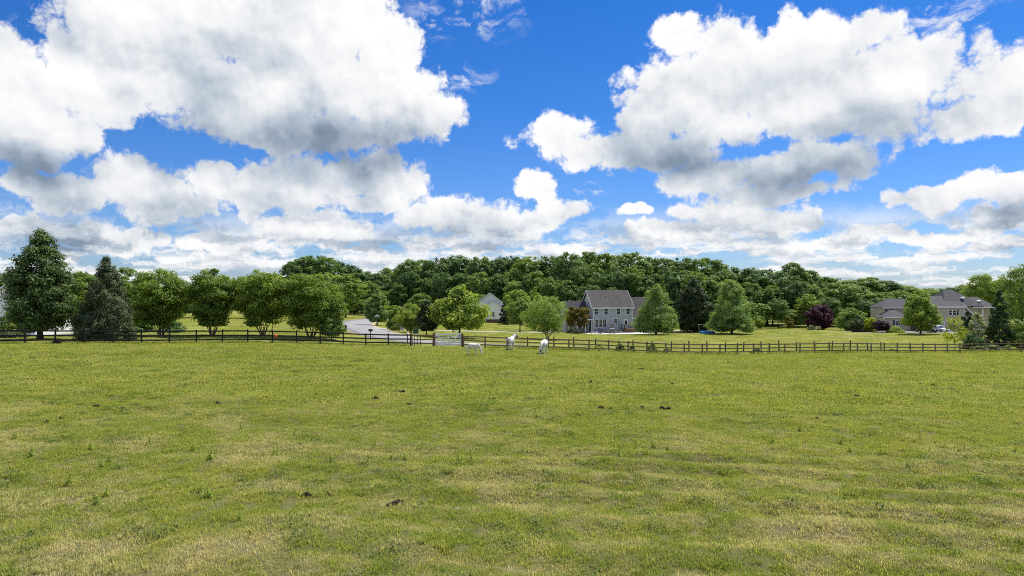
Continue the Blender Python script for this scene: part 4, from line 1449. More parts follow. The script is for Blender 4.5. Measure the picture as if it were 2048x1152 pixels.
    sw = thing('stone_seat_wall', 'low curved stone seat wall round the outdoor fireplace', 'wall', on(4.0, -3.4), math.radians(11))
    r = random.Random(8)
    for k in range(22):
        a = math.pi * (1.05 + 0.9 * k / 21)
        for lv in range(2):
            cxx, cyy = 2.1 * math.cos(a + lv * 0.06), 1.25 * math.sin(a + lv * 0.06) + 1.1
            b = MB().box(-0.17, 0.17, -0.14, 0.14, 0, 0.22).build('stone', M['stone'], sw, bevel=0.02)
            b.location = (cxx, cyy, lv * 0.222)
            b.rotation_euler = (0, 0, a + math.pi / 2 + r.uniform(-.06, .06))

    def chair(px_, py_, rz, label):
        c = thing('patio_chair', label, 'chair', on(px_, py_), rz, 'dark metal chairs on the patio')
        MB().box(-.26, .26, -.26, .26, .42, .47).build('seat', M['black_metal'], c)
        b = MB()
        for k in range(5):
            b.box(-.24 + k * .11, -.20 + k * .11, .24, .27, .47, .98)
        b.box(-.26, .26, .235, .275, .95, 1.02)
        b.build('backrest', M['black_metal'], c)
        for sx in (-1, 1):
            for sy in (-1, 1):
                MB().bar((sx * .24, sy * .24, 0), (sx * .22, sy * .22, .42), .035).build('leg', M['black_metal'], c)
            MB().box(sx * .26 - .025, sx * .26 + .025, -.24, .25, .64, .68).build('armrest', M['black_metal'], c)
    tb = thing('patio_table', 'dark round metal table set on the patio among chairs', 'table', on(0.6, -3.6), 0.2)
    MB().tube([(0, 0, .70), (0, 0, .74)], [.75, .75], 20).build('table_top', M['black_metal'], tb)
    MB().tube([(0, 0, 0.02), (0, 0, .70)], [.05, .05], 8).build('pedestal', M['black_metal'], tb)
    MB().tube([(0, 0, 0), (0, 0, .03)], [.32, .3], 14).build('foot', M['black_metal'], tb)
    chair(-0.5, -3.6, 1.6, 'dark metal patio chair on the porch side of the round table')
    chair(1.7, -3.6, -1.6, 'dark metal patio chair on the fireplace side of the round table')
    chair(0.6, -4.7, 3.0, 'dark metal patio chair on the lawn side of the round table')
    chair(0.7, -2.5, 0.1, 'dark metal patio chair on the house side of the round table')
    g = thing('grill', 'covered grey barbecue grill on the patio edge', 'grill', on(2.6, -5.6), 0.3)
    MB().box(-.6, .6, -.3, .3, .35, .85).build('cabinet', M['grey_plastic'], g, bevel=0.03)
    MB().prism([(-.3, .85), (.3, .85), (.28, 1.08), (.1, 1.2), (-.12, 1.2), (-.28, 1.08)], 'x', -.58, .58).build('lid', M['grey_plastic'], g)
    for sx in (-1, 1):
        for sy in (-1, 1):
            MB().box(sx * .5 - .03, sx * .5 + .03, sy * .24 - .03, sy * .24 + .03, 0, .36).build('leg', M['black_metal'], g)
    be = thing('patio_bench', 'white low bench at the porch end of the patio', 'bench', on(-1.4, -5.2), 0.15)
    for k in range(4):
        MB().box(-.8, .8, -.24 + k * .125, -.135 + k * .125, .40, .44).build('slat', M['white_paint'], be)
    for sx in (-1, 1):
        MB().box(sx * .65 - .04, sx * .65 + .04, -.2, .2, 0, .40).build('leg', M['white_paint'], be)


grey_house()


def white_house():
    d = 195.0
    x = PX(955, d)
    z = Tz(x + 4, d)
    root = thing('white_house', 'white house with two stepped gables and a brick foundation on the rise', 'house', (x, d, z), math.radians(4))
    gable_wing(root, 0, 7.7, 1.5, 14, 0.9, 5.4, 8.3, 'white_siding', 'roof_grey', ridge='y', over=0.3)
    gable_wing(root, 1.9, 6.9, 0, 1.45, 0.95, 4.35, 6.15, 'white_siding', 'roof_brown', ridge='y', over=0.22)
    MB().box(1.95, 6.85, 0.03, 1.4, -0.8, 0.93).build('foundation', M['brick'], root)
    MB().box(0.05, 7.65, 1.53, 13.9, -0.8, 0.88).build('foundation', M['brick'], root)
    window(root, 4.55, 2.35, 0.62, 1.3, mull=(2, 4))
    MB().box(7.2, 8.6, 0.2, 1.3, -0.6, 0.35).build('bulkhead', M['grey_plastic'], root)


white_house()


def left_house():
    d = 95.0
    x = PX(60, d)
    z = Tz(x, d)
    root = thing('clapboard_house', 'white clapboard house with gable end, mostly behind the tall dark oval tree', 'house', (x, d, z), math.radians(-6))
    gable_wing(root, -6.2, 5.2, 0, 12, -0.5, 5.2, 8.3, 'white_siding', 'roof_brown', ridge='y', over=0.3)
    gable_wing(root, 5.22, 7.0, 3.5, 11, -0.5, 3.0, 7.7, 'white_siding', 'roof_brown', ridge='x', over=0.1)
    window(root, -5.2, 4.3, 0.8, 1.35, mull=(2, 2))
    window(root, -1.8, 4.3, 0.8, 1.35, mull=(2, 2))
    window(root, 2.0, 4.3, 0.8, 1.35, mull=(2, 2))
    window(root, -4.2, 1.6, 0.8, 1.35, mull=(2, 2))
    MB().box(2.6, 6.4, -6.4, -0.04, -0.4, 1.75).build('lean_to', M['white_siding'], root)
    MB().prism([(-6.5, 1.76), (-0.03, 2.3), (-0.03, 2.42), (-6.5, 1.88)], 'x', 2.45, 6.5).build('lean_to_roof', M['roof_grey'], root)
    MB().box(-6.0, 5.0, -0.035, -0.004, -0.5, 0.15).build('plinth', M['concrete'], root)


left_house()


def hip_roof(mb, x0, x1, y0, y1, ze, zr, rx0, rx1, ry, over=0.35):
    x0, x1, y0, y1 = x0 - over, x1 + over, y0 - over, y1 + over
    b = len(mb.v)
    mb.v += [(x0, y0, ze), (x1, y0, ze), (x1, y1, ze), (x0, y1, ze), (rx0, ry, zr), (rx1, ry, zr)]
    mb.f += [(b, b + 1, b + 5, b + 4), (b + 1, b + 2, b + 5), (b + 2, b + 3, b + 4, b + 5), (b + 3, b, b + 4), (b + 3, b + 2, b + 1, b)]
    return mb


def tan_house():
    d = 152.0
    x = PX(1880, d)
    z = Tz(x, d) - 0.05
    root = thing('tan_house', 'large tan clapboard house with dark hipped roofs and white garage door', 'house', (x, d, z), math.radians(-4))
    s = d / F
    # garage block with eaves towards us
    gable_wing(root, -4.2, 5.2, 0, 8.4, -0.6, 5.55, 7.7, 'tan_siding', 'roof_dark', over=0.3)
    # high block with steep hipped roof and the long slope down to the right
    MB().box(2.4, 8.8, 1.2, 10.5, -0.6, 5.6).build('wall', M['tan_siding'], root)
    hip_roof(MB(), 1.6, 9.4, 0.9, 11, 5.7, 9.35, 3.6, 5.4, 5.4).build('roof', M['roof_dark'], root)
    R = MB()
    R.hexa([(5.25, -0.5, 5.55), (5.25, -0.5, 5.4), (7.3, -0.5, 3.3), (7.3, -0.5, 3.45), (5.25, 5.0, 5.75), (5.25, 5.0, 5.6), (7.3, 5.0, 3.3), (7.3, 5.0, 3.45)])
    R.build('side_roof', M['roof_dark'], root)
    MB().bar((5.2, -0.56, 5.42), (7.35, -0.56, 3.28), 0.06, 0.22).build('rake_board', M['white_paint'], root)
    MB().prism([(5.22, -0.6), (6.95, -0.6), (6.95, 3.45), (5.22, 5.3)], 'y', 0.0, 5.0).build('wall', M['tan_siding'], root)
    # porch wing on the right
    MB().box(7.3, 12.2, 2.6, 9, -0.6, 5.3).build('wall', M['tan_siding'], root)
    hip_roof(MB(), 7.6, 12.3, 0.8, 8.5, 5.5, 7.6, 8.0, 10.6, 4.6, 0.3).build('roof', M['roof_dark'], root)
    MB().box(7.3, 12.62, 0.42, 0.496, 5.28, 5.5).build('fascia', M['white_paint'], root)
    for xx in (9.6, 12.2):
        MB().box(xx - 0.11, xx + 0.11, 0.8, 1.02, -0.4, 5.3).build('porch_post', M['white_paint'], root)
    for (xx, yy, zz) in ((6.1, 2.3, 7.3), (9.6, 2.4, 6.55)):
        MB().ball((xx, yy, zz + 0.15), 0.42, 10, 6, (1.1, 1, 0.6)).build('roof_vent', M['white_paint'], root, True)
    window(root, 2.2, 4.2, 0.62, 1.0, mull=(1, 2))
    window(root, 3.05, 4.2, 0.62, 1.0, mull=(1, 2))
    MB().box(3.58, 3.92, -0.04, -0.003, 3.6, 4.8).build('shutter', M['shutter'], root)
    window(root, 6.3, 2.0, 0.8, 1.0, mull=(2, 2))
    g = MB().box(-0.55, 1.05, -0.05, 0.01, 0.0, 2.35).build('garage_door', M['white_paint'], root)
    for k in range(3):
        MB().box(-0.38 + k * .45, -0.12 + k * .45, -0.065, -0.053, 1.55, 1.85).build('pane', M['glass'], g)
    for k in range(4):
        MB().box(-0.53, 1.03, -0.062, -0.052, 0.42 + k * .5, 0.44 + k * .5).build('panel_groove', M['grey_plastic'], g)
    # far end on the left: upper hipped block and lower front block
    MB().box(-10.6, -4.22, 3.5, 10, -0.6, 5.15).build('wall', M['tan_siding'], root)
    hip_roof(MB(), -10.6, -4.5, 3.5, 10, 5.2, 7.2, -8.4, -4.6, 6.6, 0.3).build('roof', M['roof_dark'], root)
    MB().box(-11.9, -6.3, 0.2, 3.48, -0.6, 3.1).build('wall', M['tan_siding'], root)
    hip_roof(MB(), -11.9, -6.3, 0.2, 3.6, 3.15, 4.9, -9.2, -8.6, 3.3, 0.3).build('roof', M['roof_dark'], root)
    MB().box(-12.25, -5.95, -0.18, -0.106, 2.98, 3.16).build('fascia', M['white_paint'], root)
    MB().box(-10.95, -4.2, 3.12, 3.194, 5.02, 5.2).build('fascia', M['white_paint'], root)
    window(root, -9.0, 1.9, 1.0, 0.95, y=0.2, mull=(3, 2), shutters='shutter')
    window(root, -9.9, 4.4, 0.7, 0.8, y=3.5, mull=(2, 2))
    MB().box(-12.0, -11.86, 0.15, 0.3, -0.5, 3.0).build('corner_board', M['white_paint'], root)


tan_house()


# ------------------------------------------------------------------ cars
def car(label, px, d, rz, paint, L=4.7, suv=False):
    x = PX(px, d)
    root = thing('parked_car', label, 'car', (x, d, Tz(x, d) + 0.03), rz, 'cars parked before the tan house')
    hh = 1.72 if suv else 1.45
    w = 0.90
    body = MB()
    # side profile of the lower body, then the cabin
    pr = [(-L / 2, .38), (-L / 2 + .08, .25), (L / 2 - .1, .25), (L / 2, .40), (L / 2 - .02, .66), (L / 2 - .9, .86), (L / 2 - 1.35, .92), (-L / 2 + .55, .95), (-L / 2 + .05, .88)]
    body.prism(pr, 'y', -w, w)
    bo = body.build('body', paint, root, bevel=0.05)
    cab0, cab1 = -L / 2 + (.25 if suv else .75), L / 2 - 1.35
    c = MB().hexa([(cab0, -w + .05, .93), (cab1, -w + .05, .91), (cab1, w - .05, .91), (cab0, w - .05, .93), (cab0 + .35, -w + .2, hh), (cab1 - .85, -w + .2, hh), (cab1 - .85, w - .2, hh), (cab0 + .35, w - .2, hh)])
    c.build('cabin', paint, root, bevel=0.06)
    wy = w - .045
    for s in (-1, 1):
        g = MB().hexa([(cab0 + .18, s * wy, .99), (cab1 - .22, s * wy, .97), (cab1 - .22, s * (wy - .02), .97), (cab0 + .18, s * (wy - .02), .99),
                       (cab0 + .42, s * (wy - .13), hh - .1), (cab1 - .86, s * (wy - .13), hh - .1), (cab1 - .86, s * (wy - .15), hh - .1), (cab0 + .42, s * (wy - .15), hh - .1)])
        g.build('side_window', M['glass'], root)
        MB().box(cab1 - .2, cab1 - .05, s * (w + .02) - .09, s * (w + .02) + .09, .95, 1.1).build('mirror', paint, root, bevel=0.02)
    MB().hexa([(cab1 + .015, -w + .14, .95), (cab1 + .015, w - .14, .95), (cab1 - .02, w - .14, .95), (cab1 - .02, -w + .14, .95), (cab1 - .80, -w + .26, hh - .05), (cab1 - .80, w - .26, hh - .05), (cab1 - .84, w - .26, hh - .05), (cab1 - .84, -w + .26, hh - .05)]).build('windshield', M['glass'], root)
    for s in (-1, 1):
        MB().box(L / 2 - .09, L / 2 + .008, s * .66 - .18, s * .66 + .18, .56, .70).build('headlight', M['white_paint'], root, bevel=0.02)
        MB().box(-L / 2 - .006, -L / 2 + .1, s * .7 - .14, s * .7 + .14, .66, .84).build('tail_light', M['red_plastic'], root, bevel=0.02)
    MB().box(L / 2 - .06, L / 2 + .01, -.42, .42, .38, .56).build('grille', M['black_metal'], root)
    for xx in (-L / 2 + .85, L / 2 - .88):
        for s in (-1, 1):
            wh = MB().tube([(xx, s * (w - .2), .33), (xx, s * (w + .015), .33)], [.33, .33], 18).build('wheel', M['black_metal'], root)
            MB().tube([(xx, s * (w + .016), .33), (xx, s * (w + .03), .33)], [.2, .18], 14).build('rim', M['wire'], wh)


def paint(name, col):
    m = surf(name, col, 0.22, 0.02, 2.0, 0.5)
    return m


car('black sedan parked in the shade of the round maple before the tan house', 1852, 146.0, math.radians(-62), paint('black_car_paint', (0.012, 0.013, 0.018)))
car('silver-white car parked beside the black sedan, nearer the garage door', 1874, 147.5, math.radians(-68), paint('silver_car_paint', (0.62, 0.63, 0.65)), suv=False)


# ------------------------------------------------------------------ roadside and garden things
def at(px, d):
    x = PX(px, d)
    return (x, d, Tz(x, d))


def mailbox(label, px, d, rz, mat):
    m = thing('mailbox', label, 'mailbox', at(px, d), rz, None)
    MB().box(-.05, .05, -.05, .05, -.1, 1.05).build('post', M['dark_post'], m)
    MB().prism([(-.12, 1.05), (.12, 1.05), (.12, 1.2), (.08, 1.28), (0, 1.31), (-.08, 1.28), (-.12, 1.2)], 'x', -.26, .26).build('box', mat, m)
    MB().box(-.02, .02, -.15, -.125, 1.15, 1.42).build('flag', M['red_plastic'], m)


mailbox('black mailbox on a dark post at the near verge, showing over the black fence', 741, 84.0, 0.2, M['black_metal'])
mailbox('white mailbox behind the end of the black fence', 815, 82.0, 1.5, M['white_paint'])
mailbox('black mailbox at the driveway in front of the low rounded tree', 798, 108.0, 0.3, M['black_metal'])
s = thing('street_sign', 'slim street sign post with small white name plates at the driveway corner', 'sign', at(754, 128), 0.3)
MB().tube([(0, 0, -.2), (0, 0, 2.3)], [.035, .035], 8).build('post', M['grey_plastic'], s)
MB().box(-.45, .45, -.012, .012, 2.06, 2.26).build('name_plate', M['light_paper'], s)
MB().box(-.012, .012, -.45, .45, 2.28, 2.48).build('name_plate', M['light_paper'], s)
u = thing('utility_box', 'green metal utility box on the verge beside the road', 'utility box', at(831.5, 106), 0.25)
MB().box(-.42, .42, -.38, .38, -.05, .12).build('base', M['concrete'], u)
MB().prism([(-.36, .12), (.36, .12), (.36, .82), (-.36, .92)], 'x', -.40, .40).build('cabinet', M['green_metal'], u, bevel=0.02)
MB().box(-.03, .03, -.385, -.362, .45, .52).build('lock', M['black_metal'], u)
b = thing('marker_board', 'small white notice board beside the low rounded tree', 'sign', at(804.5, 110), 0.1)
MB().box(-.04, .04, -.04, .04, -.1, .55).build('post', M['white_paint'], b)
MB().box(-.26, .26, -.06, -.042, .35, 1.0).build('board', M['light_paper'], b)
mk = thing('road_marker', 'white roadside marker post at the far edge of the road bend', 'post', at(729, 196), 0)
MB().box(-.12, .12, -.04, .04, -.1, 1.1).build('post', M['white_paint'], mk)
MB().box(-.09, .09, -.052, -.042, .8, 1.0).build('reflector', M['red_plastic'], mk)
p = thing('propane_tank', 'black bin at the road edge beside the small dark tree', 'bin', at(689.5, 103), 0)
MB().tube([(0, 0, 0), (0, 0, .9)], [.26, .32], 12).build('bin_body', M['black_metal'], p)
MB().tube([(0, 0, .9), (0, 0, 1.0)], [.34, .28], 12).build('lid', M['black_metal'], p)
p.name = 'waste_bin'
# red bucket hung on the black fence
xx = PX(553.5, 73)
yy = float(fence_y(xx))
bk = thing('bucket', 'red bucket hanging on the rail of the black fence', 'bucket', (xx, yy - 0.27, Tz(xx, yy) + 0.62))
MB().tube([(0, 0, 0), (0, 0, .30)], [.125, .16], 14).build('pail', M['red_plastic'], bk, True)
MB().tube([(-.15, 0, .28), (-.10, .05, .37), (0, .12, .40), (.10, .05, .37), (.15, 0, .28)], [.008] * 5, 5).build('handle', M['wire'], bk)
# trough at the second fence post
xt = PX(127.5, 66)
yt_ = float(fence_y(xt)) - 0.5
t = thing('feed_trough', 'dark low feed trough at the foot of the black fence under the oval tree', 'trough', (xt, yt_, Tz(xt, yt_)), 0.25)
MB().box(-.33, .33, -.2, -.17, .05, .32).box(-.33, .33, .17, .2, .05, .32).build('side', M['dark_post'], t)
MB().box(-.33, -.30, -.17, .17, .05, .32).box(.30, .33, -.17, .17, .05, .32).build('end', M['dark_post'], t)
MB().box(-.30, .30, -.17, .17, .05, .09).build('bottom', M['dark_post'], t)
for sx in (-1, 1):
    MB().box(sx * .28 - .04, sx * .28 + .04, -.2, .2, -.03, .05).build('foot', M['dark_post'], t)
# clothes line and blue play pool under the big evergreen
c = thing('clothes_line', 'white clothes line between two posts before the big dark evergreen', 'clothes line', at(1398, 151), 0.0)
dx = (1454 - 1398) * 151 / F
for xx in (0, dx):
    MB().tube([(xx, 0, -.2), (xx, 0, 2.1)], [.03, .03], 8).build('pole', M['white_paint'], c)
    MB().box(xx - .03, xx + .03, -.6, .6, 2.05, 2.11).build('crossbar', M['white_paint'], c)
MB().bar((0, -.5, 2.09), (dx, -.5, 2.09), .018).build('line', M['white_paint'], c)
MB().bar((0, .5, 2.09), (dx, .5, 2.09), .018).build('line', M['white_paint'], c)
pl = thing('paddling_pool', 'round blue paddling pool under the clothes line', 'pool', at(1415, 153), 0)
ring = MB()
ring.tube([(1.45 * math.cos(a), 1.45 * math.sin(a), .35) for a in np.linspace(0, 2 * math.pi, 25)], [.18] * 25, 8, False)
ring.build('rim', M['blue_plastic'], pl, True)
ring = MB()
ring.tube([(1.5 * math.cos(a), 1.5 * math.sin(a), .12) for a in np.linspace(0, 2 * math.pi, 25)], [.18] * 25, 8, False)
ring.build('wall', M['blue_plastic'], pl, True)
MB().tube([(0, 0, .05), (0, 0, .30)], [1.42, 1.42], 24).build('water', M['blue_plastic'], pl)
f = thing('flag_pole', 'thin dark garden pole standing on the lawn beyond the fence', 'pole', at(1512, 124), 0)
MB().tube([(0, 0, -.2), (0, 0, 2.1)], [.022, .018], 6).build('pole', M['black_metal'], f)
MB().tube([(0, 0, 2.1), (0, 0, 2.5)], [.05, .04], 6).build('feeder', M['white_paint'], f)
tb = thing('storage_bin', 'teal garden bin beside the clapboard house', 'bin', at(50, 86), 0)
MB().box(-.35, .35, -.3, .3, 0, .85).build('bin_body', M['green_metal'], tb, bevel=.03)
MB().box(-.38, .38, -.33, .33, .85, .95).build('lid', M['grey_plastic'], tb, bevel=.02)

# ------------------------------------------------------------------ horses
def coat(name, a, b, sc=3.0):
    m, g, out = new_mat(name)
    bs = g.node('ShaderNodeBsdfPrincipled')
    tc = g.node('ShaderNodeTexCoord').outputs['Object']
    n = g.noise(tc, sc, 4.0, 0.6)
    g.put(bs.inputs['Base Color'], g.mix(g.mr(n, 0.42, 0.62, 0, 1, True), a, b))
    bs.inputs['Roughness'].default_value = 0.65
    bs.inputs['Specular IOR Level'].default_value = 0.25
    m.node_tree.links.new(bs.outputs[0], out.inputs[0])
    return m


M['coat_cream'] = coat('cream_white_coat', (0.74, 0.70, 0.60), (0.64, 0.58, 0.48))
M['coat_white'] = coat('white_coat', (0.78, 0.77, 0.75), (0.68, 0.66, 0.64))
M['coat_grey'] = coat('dapple_grey_coat', (0.74, 0.72, 0.72), (0.52, 0.49, 0.50), 5.0)
M['hair_brown'] = surf('brown_tail_hair', (0.20, 0.11, 0.06), 0.7, 0.3, 8.0, stretch=(6, 6, 1))
M['hair_white'] = surf('white_mane_hair', (0.62, 0.58, 0.52), 0.7, 0.2, 8.0, stretch=(6, 6, 1))
M['hoof'] = surf('dark_hoof', (0.05, 0.045, 0.04), 0.6, 0.2)
M['fly_mask'] = surf('dark_mesh_mask', (0.03, 0.03, 0.035), 0.8, 0.2)


def ray_ground(px, py):
    """where the sight line through a photo point meets the pasture"""
    d = 20.0
    for _ in range(30):
        z = Tz(PX(px, d), d)
        d = 0.5 * d + 0.5 * (CAMZ - z) * F / (py - HY)
    return PX(px, d), d


def skin_mesh(name, verts, edges, radii, mat, levels=2):
    me = bpy.data.meshes.new(name)
    me.from_pydata(verts, edges, [])
    o = bpy.data.objects.new(name, me)
    COL.objects.link(o)
    md = o.modifiers.new('skin', 'SKIN')
    md.use_smooth_shade = True
    md.branch_smoothing = 0.6
    sv = me.skin_vertices[0].data
    for i, r in enumerate(radii):
        k_ = 1.22 if (r if not isinstance(r, tuple) else r[0]) > .1 else 1.32
        sv[i].radius = (r * k_, r * k_) if not isinstance(r, tuple) else (r[0] * k_, r[1] * k_)
        sv[i].use_root = (i == 0)
    ss = o.modifiers.new('sub', 'SUBSURF')
    ss.levels = levels
    ss.render_levels = levels
    dg = bpy.context.evaluated_depsgraph_get()
    new = bpy.data.meshes.new_from_object(o.evaluated_get(dg))
    bpy.data.objects.remove(o)
    new.materials.clear()
    new.materials.append(mat)
    for p in new.polygons:
        p.use_smooth = True
    new.name = name
    return new


def horse(name, label, px, d, rz, s, pose, coatm, hair, step=0.0, mask=False, wraps=False, headturn=0.0, lx=1.0, group='white horses grazing in the pasture'):
    hx, hd = ray_ground(px, d)
    root = thing(name, label, 'horse', (hx, hd, Tz(hx, hd)), rz, group)
    root.scale = (s * lx, s, s)
    V, E, R = [], [], []

    def chain(pts, start=None):
        prev = start
        ids = []
        for (p, r) in pts:
            V.append(p)
            R.append(r)
            i = len(V) - 1
            if prev is not None:
                E.append((prev, i))
            prev = i
            ids.append(i)
        return ids
    trunk = chain([((-0.52, 0, 1.12), (.29, .29)), ((-0.20, 0, 1.02), (.32, .34)), ((0.14, 0, 1.00), (.32, .35)), ((0.42, 0, 1.10), (.27, .30))])
    chain([((-0.74, 0, 1.18), .20)], trunk[0])
    if pose == 'graze':
        hp = [((0.66, headturn * .2, 1.14), (.155, .20)), ((0.90, headturn * .5, 0.90), (.105, .155)), ((1.08, headturn * .8, 0.62), (.085, .12)), ((1.17, headturn, 0.46), (.085, .115)), ((1.25, headturn * 1.05, 0.25), (.07, .085)), ((1.29, headturn * 1.1, 0.09), .055)]
    else:
        hp = [((0.66, headturn * .1, 1.22), (.155, .21)), ((0.88, headturn * .4, 1.30), (.105, .165)), ((1.06, headturn * .8, 1.40), (.085, .125)), ((1.15, headturn, 1.42), (.085, .115)), ((1.28, headturn * 1.2, 1.24), (.07, .085)), ((1.36, headturn * 1.35, 1.10), .055)]
    hid = chain(hp, trunk[3])
    feet = []
    for sd, ph in ((-1, step), (1, -step)):
        lg = [((-0.56, sd * .15, 0.92), .155), ((-0.48 + ph * .3, sd * .16, 0.74), .105), ((-0.68 + ph * .6, sd * .15, 0.48), .058), ((-0.64 + ph, sd * .15, 0.28), .038), ((-0.63 + ph, sd * .15, 0.10), .042), ((-0.59 + ph, sd * .15, 0.02), .055)]
        chain(lg, trunk[0])
        feet.append((lg[-1][0], lg[3][0]))
        ph2 = -ph
        lg = [((0.40, sd * .14, 0.86), .115), ((0.40 + ph2 * .3, sd * .14, 0.66), .075), ((0.42 + ph2 * .7, sd * .14, 0.43), .052), ((0.41 + ph2, sd * .14, 0.26), .036), ((0.42 + ph2, sd * .14, 0.10), .040), ((0.46 + ph2, sd * .14, 0.02), .052)]
        chain(lg, trunk[3])
        feet.append((lg[-1][0], lg[3][0]))
    link('body', skin_mesh('body', V, E, R, coatm, 2), root)
    for (f, c) in feet:
        MB().tube([(f[0] - .01, f[1], -.012), (f[0] - .02, f[1], .07)], [.066, .052], 10).build('hoof', M['hoof'], root, True)
    # ears
    poll = Vector(hp[3][0])
    nxt = Vector(hp[4][0])
    ax = (nxt - poll).normalized()
    back = Vector((-ax.x, -ax.y, -ax.z))
    for sd in (-1, 1):
        b = poll + Vector((0, sd * .06, .0)) + back * .10
        MB().tube([b, b + back * .10 + Vector((.02, sd * .025, .02)), b + back * .17 + Vector((.02, sd * .03, .03))], [.035, .03, .004], 7).build('ear', coatm, root, True)
    # mane along the crest, tail
    mn = MB()
    crest = []
    for i in range(4):
        cpt = Vector(hp[i][0])
        dv = Vector(hp[min(i + 1, 5)][0]) - Vector(hp[max(i - 1, 0)][0])
        up = Vector((-dv.z, 0, dv.x)).normalized()
        if up.x + up.z < 0:
            up = -up
        crest.append((cpt, up, R[hid[i]][1]))
    mn.tube([c_ + u_ * r_ * 1.0 for c_, u_, r_ in crest], [.035, .06, .055, .03], 8)
    mn.tube([c_ + u_ * r_ * .75 + Vector((0, r_ * .75, -.03)) for c_, u_, r_ in crest], [.03, .06, .055, .03], 8)
    mn.build('mane', hair, root, True)
    MB().tube([(-0.88, 0, 1.26), (-0.98, .01, 1.12), (-1.0, .03, .85), (-.97, .04, .55), (-.95, .05, .35)], [.045, .065, .075, .05, .012], 9).build('tail', M['hair_brown'] if wraps else hair, root, True)
    # eyes, nostrils
    for sd in (-1, 1):
        e = poll * .55 + nxt * .45 + Vector((0, sd * .078, 0))
        MB().ball(e, .018, 8, 5).build('eye', M['hoof'], root, True)
    if mask:
        p0, p1 = poll + back * .05, nxt * .8 + Vector(hp[5][0]) * .2
        MB().tube([p0, poll * .6 + nxt * .4, nxt, p1], [.115, .122, .098, .085], 12).build('fly_mask', M['fly_mask'], root, True)
    if wraps:
        for (f, c) in feet[0::2]:
            MB().tube([(c[0] + .01, c[1], .10), (c[0], c[1], .26), (c[0], c[1], .44)], [.062, .055, .06], 10).build('leg_wrap', M['blue_cloth'], root, True)
    return root


horse('pony', 'small cream-white pony grazing side-on near the white gate', 946.0, 710, math.radians(-6), 0.86, 'graze', M['coat_cream'], M['hair_white'], step=0.10, headturn=-0.10, lx=0.84)
horse('horse', 'white horse seen from behind at the brown fence, with brown tail and blue leg wraps', 1021, 701, math.radians(76), 1.10, 'up', M['coat_grey'], M['hair_white'], step=0.04, mask=True, wraps=True, headturn=-0.30)
horse('horse', 'white horse facing the field with its masked dark head down to the grass', 1088, 707, math.radians(-106), 1.08, 'graze', M['coat_white'], M['hair_white'], step=0.08, mask=True, headturn=-0.12)


# ------------------------------------------------------------------ manure, weeds
def lumps(seed, n):
    r = random.Random(seed)
    mb = MB()
    for k in range(n):
        a = r.uniform(0, 6.28)
        q = r.random() ** .6
        rr = r.uniform(.10, .19)
        mb.ball((.42 * q * math.cos(a), .30 * q * math.sin(a), rr * .5 + .16 * (1 - q)), rr, 8, 5, (1.1, 1, .75), .16, r)
    return mb.mesh('manure_pile', M['manure'], False)


LUMP = [lumps(1, 12), lumps(2, 8), lumps(3, 6), lumps(4, 9)]
PILES = [(193, 812, 15), (245, 816, 13), (272, 809, 9), (750, 797, 15), (817, 808, 9), (807, 784, 17), (985, 798, 16), (435, 806, 11), (916, 766, 11), (974, 760, 9), (988, 763, 8), (895, 791, 10), (1282, 738, 11),
         (1064, 765, 12), (1060, 796, 10), (1344, 767, 8), (1202, 815, 14), (1222, 817, 7), (1330, 817, 20), (1285, 814, 8), (1634, 836, 9), (1710, 793, 18), (1512, 766, 10), (1868, 771, 14), (1840, 767, 8), (1617, 764, 8),
         (1817, 748, 9), (1918, 783, 8), (1878, 788, 11), (1998, 805, 9), (92, 843, 10), (120, 838, 9), (925, 778, 9), (1104, 768, 9), (1144, 769, 8), (1181, 762, 9), (680, 733, 7), (770, 732, 8), (1310, 721, 6), (1780, 746, 8),
         (1100, 777, 9), (1169, 777, 8), (655, 989, 11), (613, 990, 8), (885, 769, 8), (560, 731, 6), (1543, 797, 7)]
r = random.Random(2)
x, y = ray_ground(793, 1014)
o = tag(link('manure_pile', LUMP[0], None, (x, y, Tz(x, y) + .02)), 'largest dark manure pile, alone on the dry near pasture', 'manure')
o.scale = (.52, .52, .52)
for i, (px, py, w) in enumerate(PILES):
    x, y = ray_ground(px, py + 2)
    o = tag(link('manure_pile', LUMP[i % 4], None, (x, y, Tz(x, y) - .02)), 'small dark manure pile scattered on the pasture', 'manure', 'small manure piles across the pasture')
    k = min(.62, max(.34, 1.05 * w * y / F / .95))
    o.scale = (k, k, k * 1.15)
    o.rotation_euler = (0, 0, r.uniform(0, 6))


def weed_mesh(seed, n=26, h=0.5):
    rng = np.random.default_rng(seed)
    st = MB()
    P, N, S = [], [], []
    for s in range(rng.integers(2, 5)):
        lean = rng.normal(size=2) * .10
        b = rng.normal(size=2) * .04
        hh = h * rng.uniform(.65, 1.1)
        pts = [(b[0] + lean[0] * t, b[1] + lean[1] * t, hh * t - .02) for t in (0, .35, .7, 1)]
        st.tube(pts, [.009, .008, .006, .003], 5)
        for k in range(n):
            t = rng.uniform(.05, 1)
            a = rng.uniform(0, 6.28)
            q = .05 + .10 * (1 - t)
            P.append((b[0] + lean[0] * t + q * .6 * math.cos(a), b[1] + lean[1] * t + q * .6 * math.sin(a), hh * t + rng.uniform(-.02, .04)))
            N.append((math.cos(a) * .6, math.sin(a) * .6, .8))
            S.append(q * rng.uniform(.8, 1.4))
    V = leaf_quads(np.array(P), np.array(N), np.array(S), rng, .32)
    return st.mesh('stem', FO['weed'].copy() if False else FO['weed'], True), np_mesh('leaves', V, np.arange(len(V)).reshape(-1, 4), None, FO['weed'], False, rng.random(len(P)))


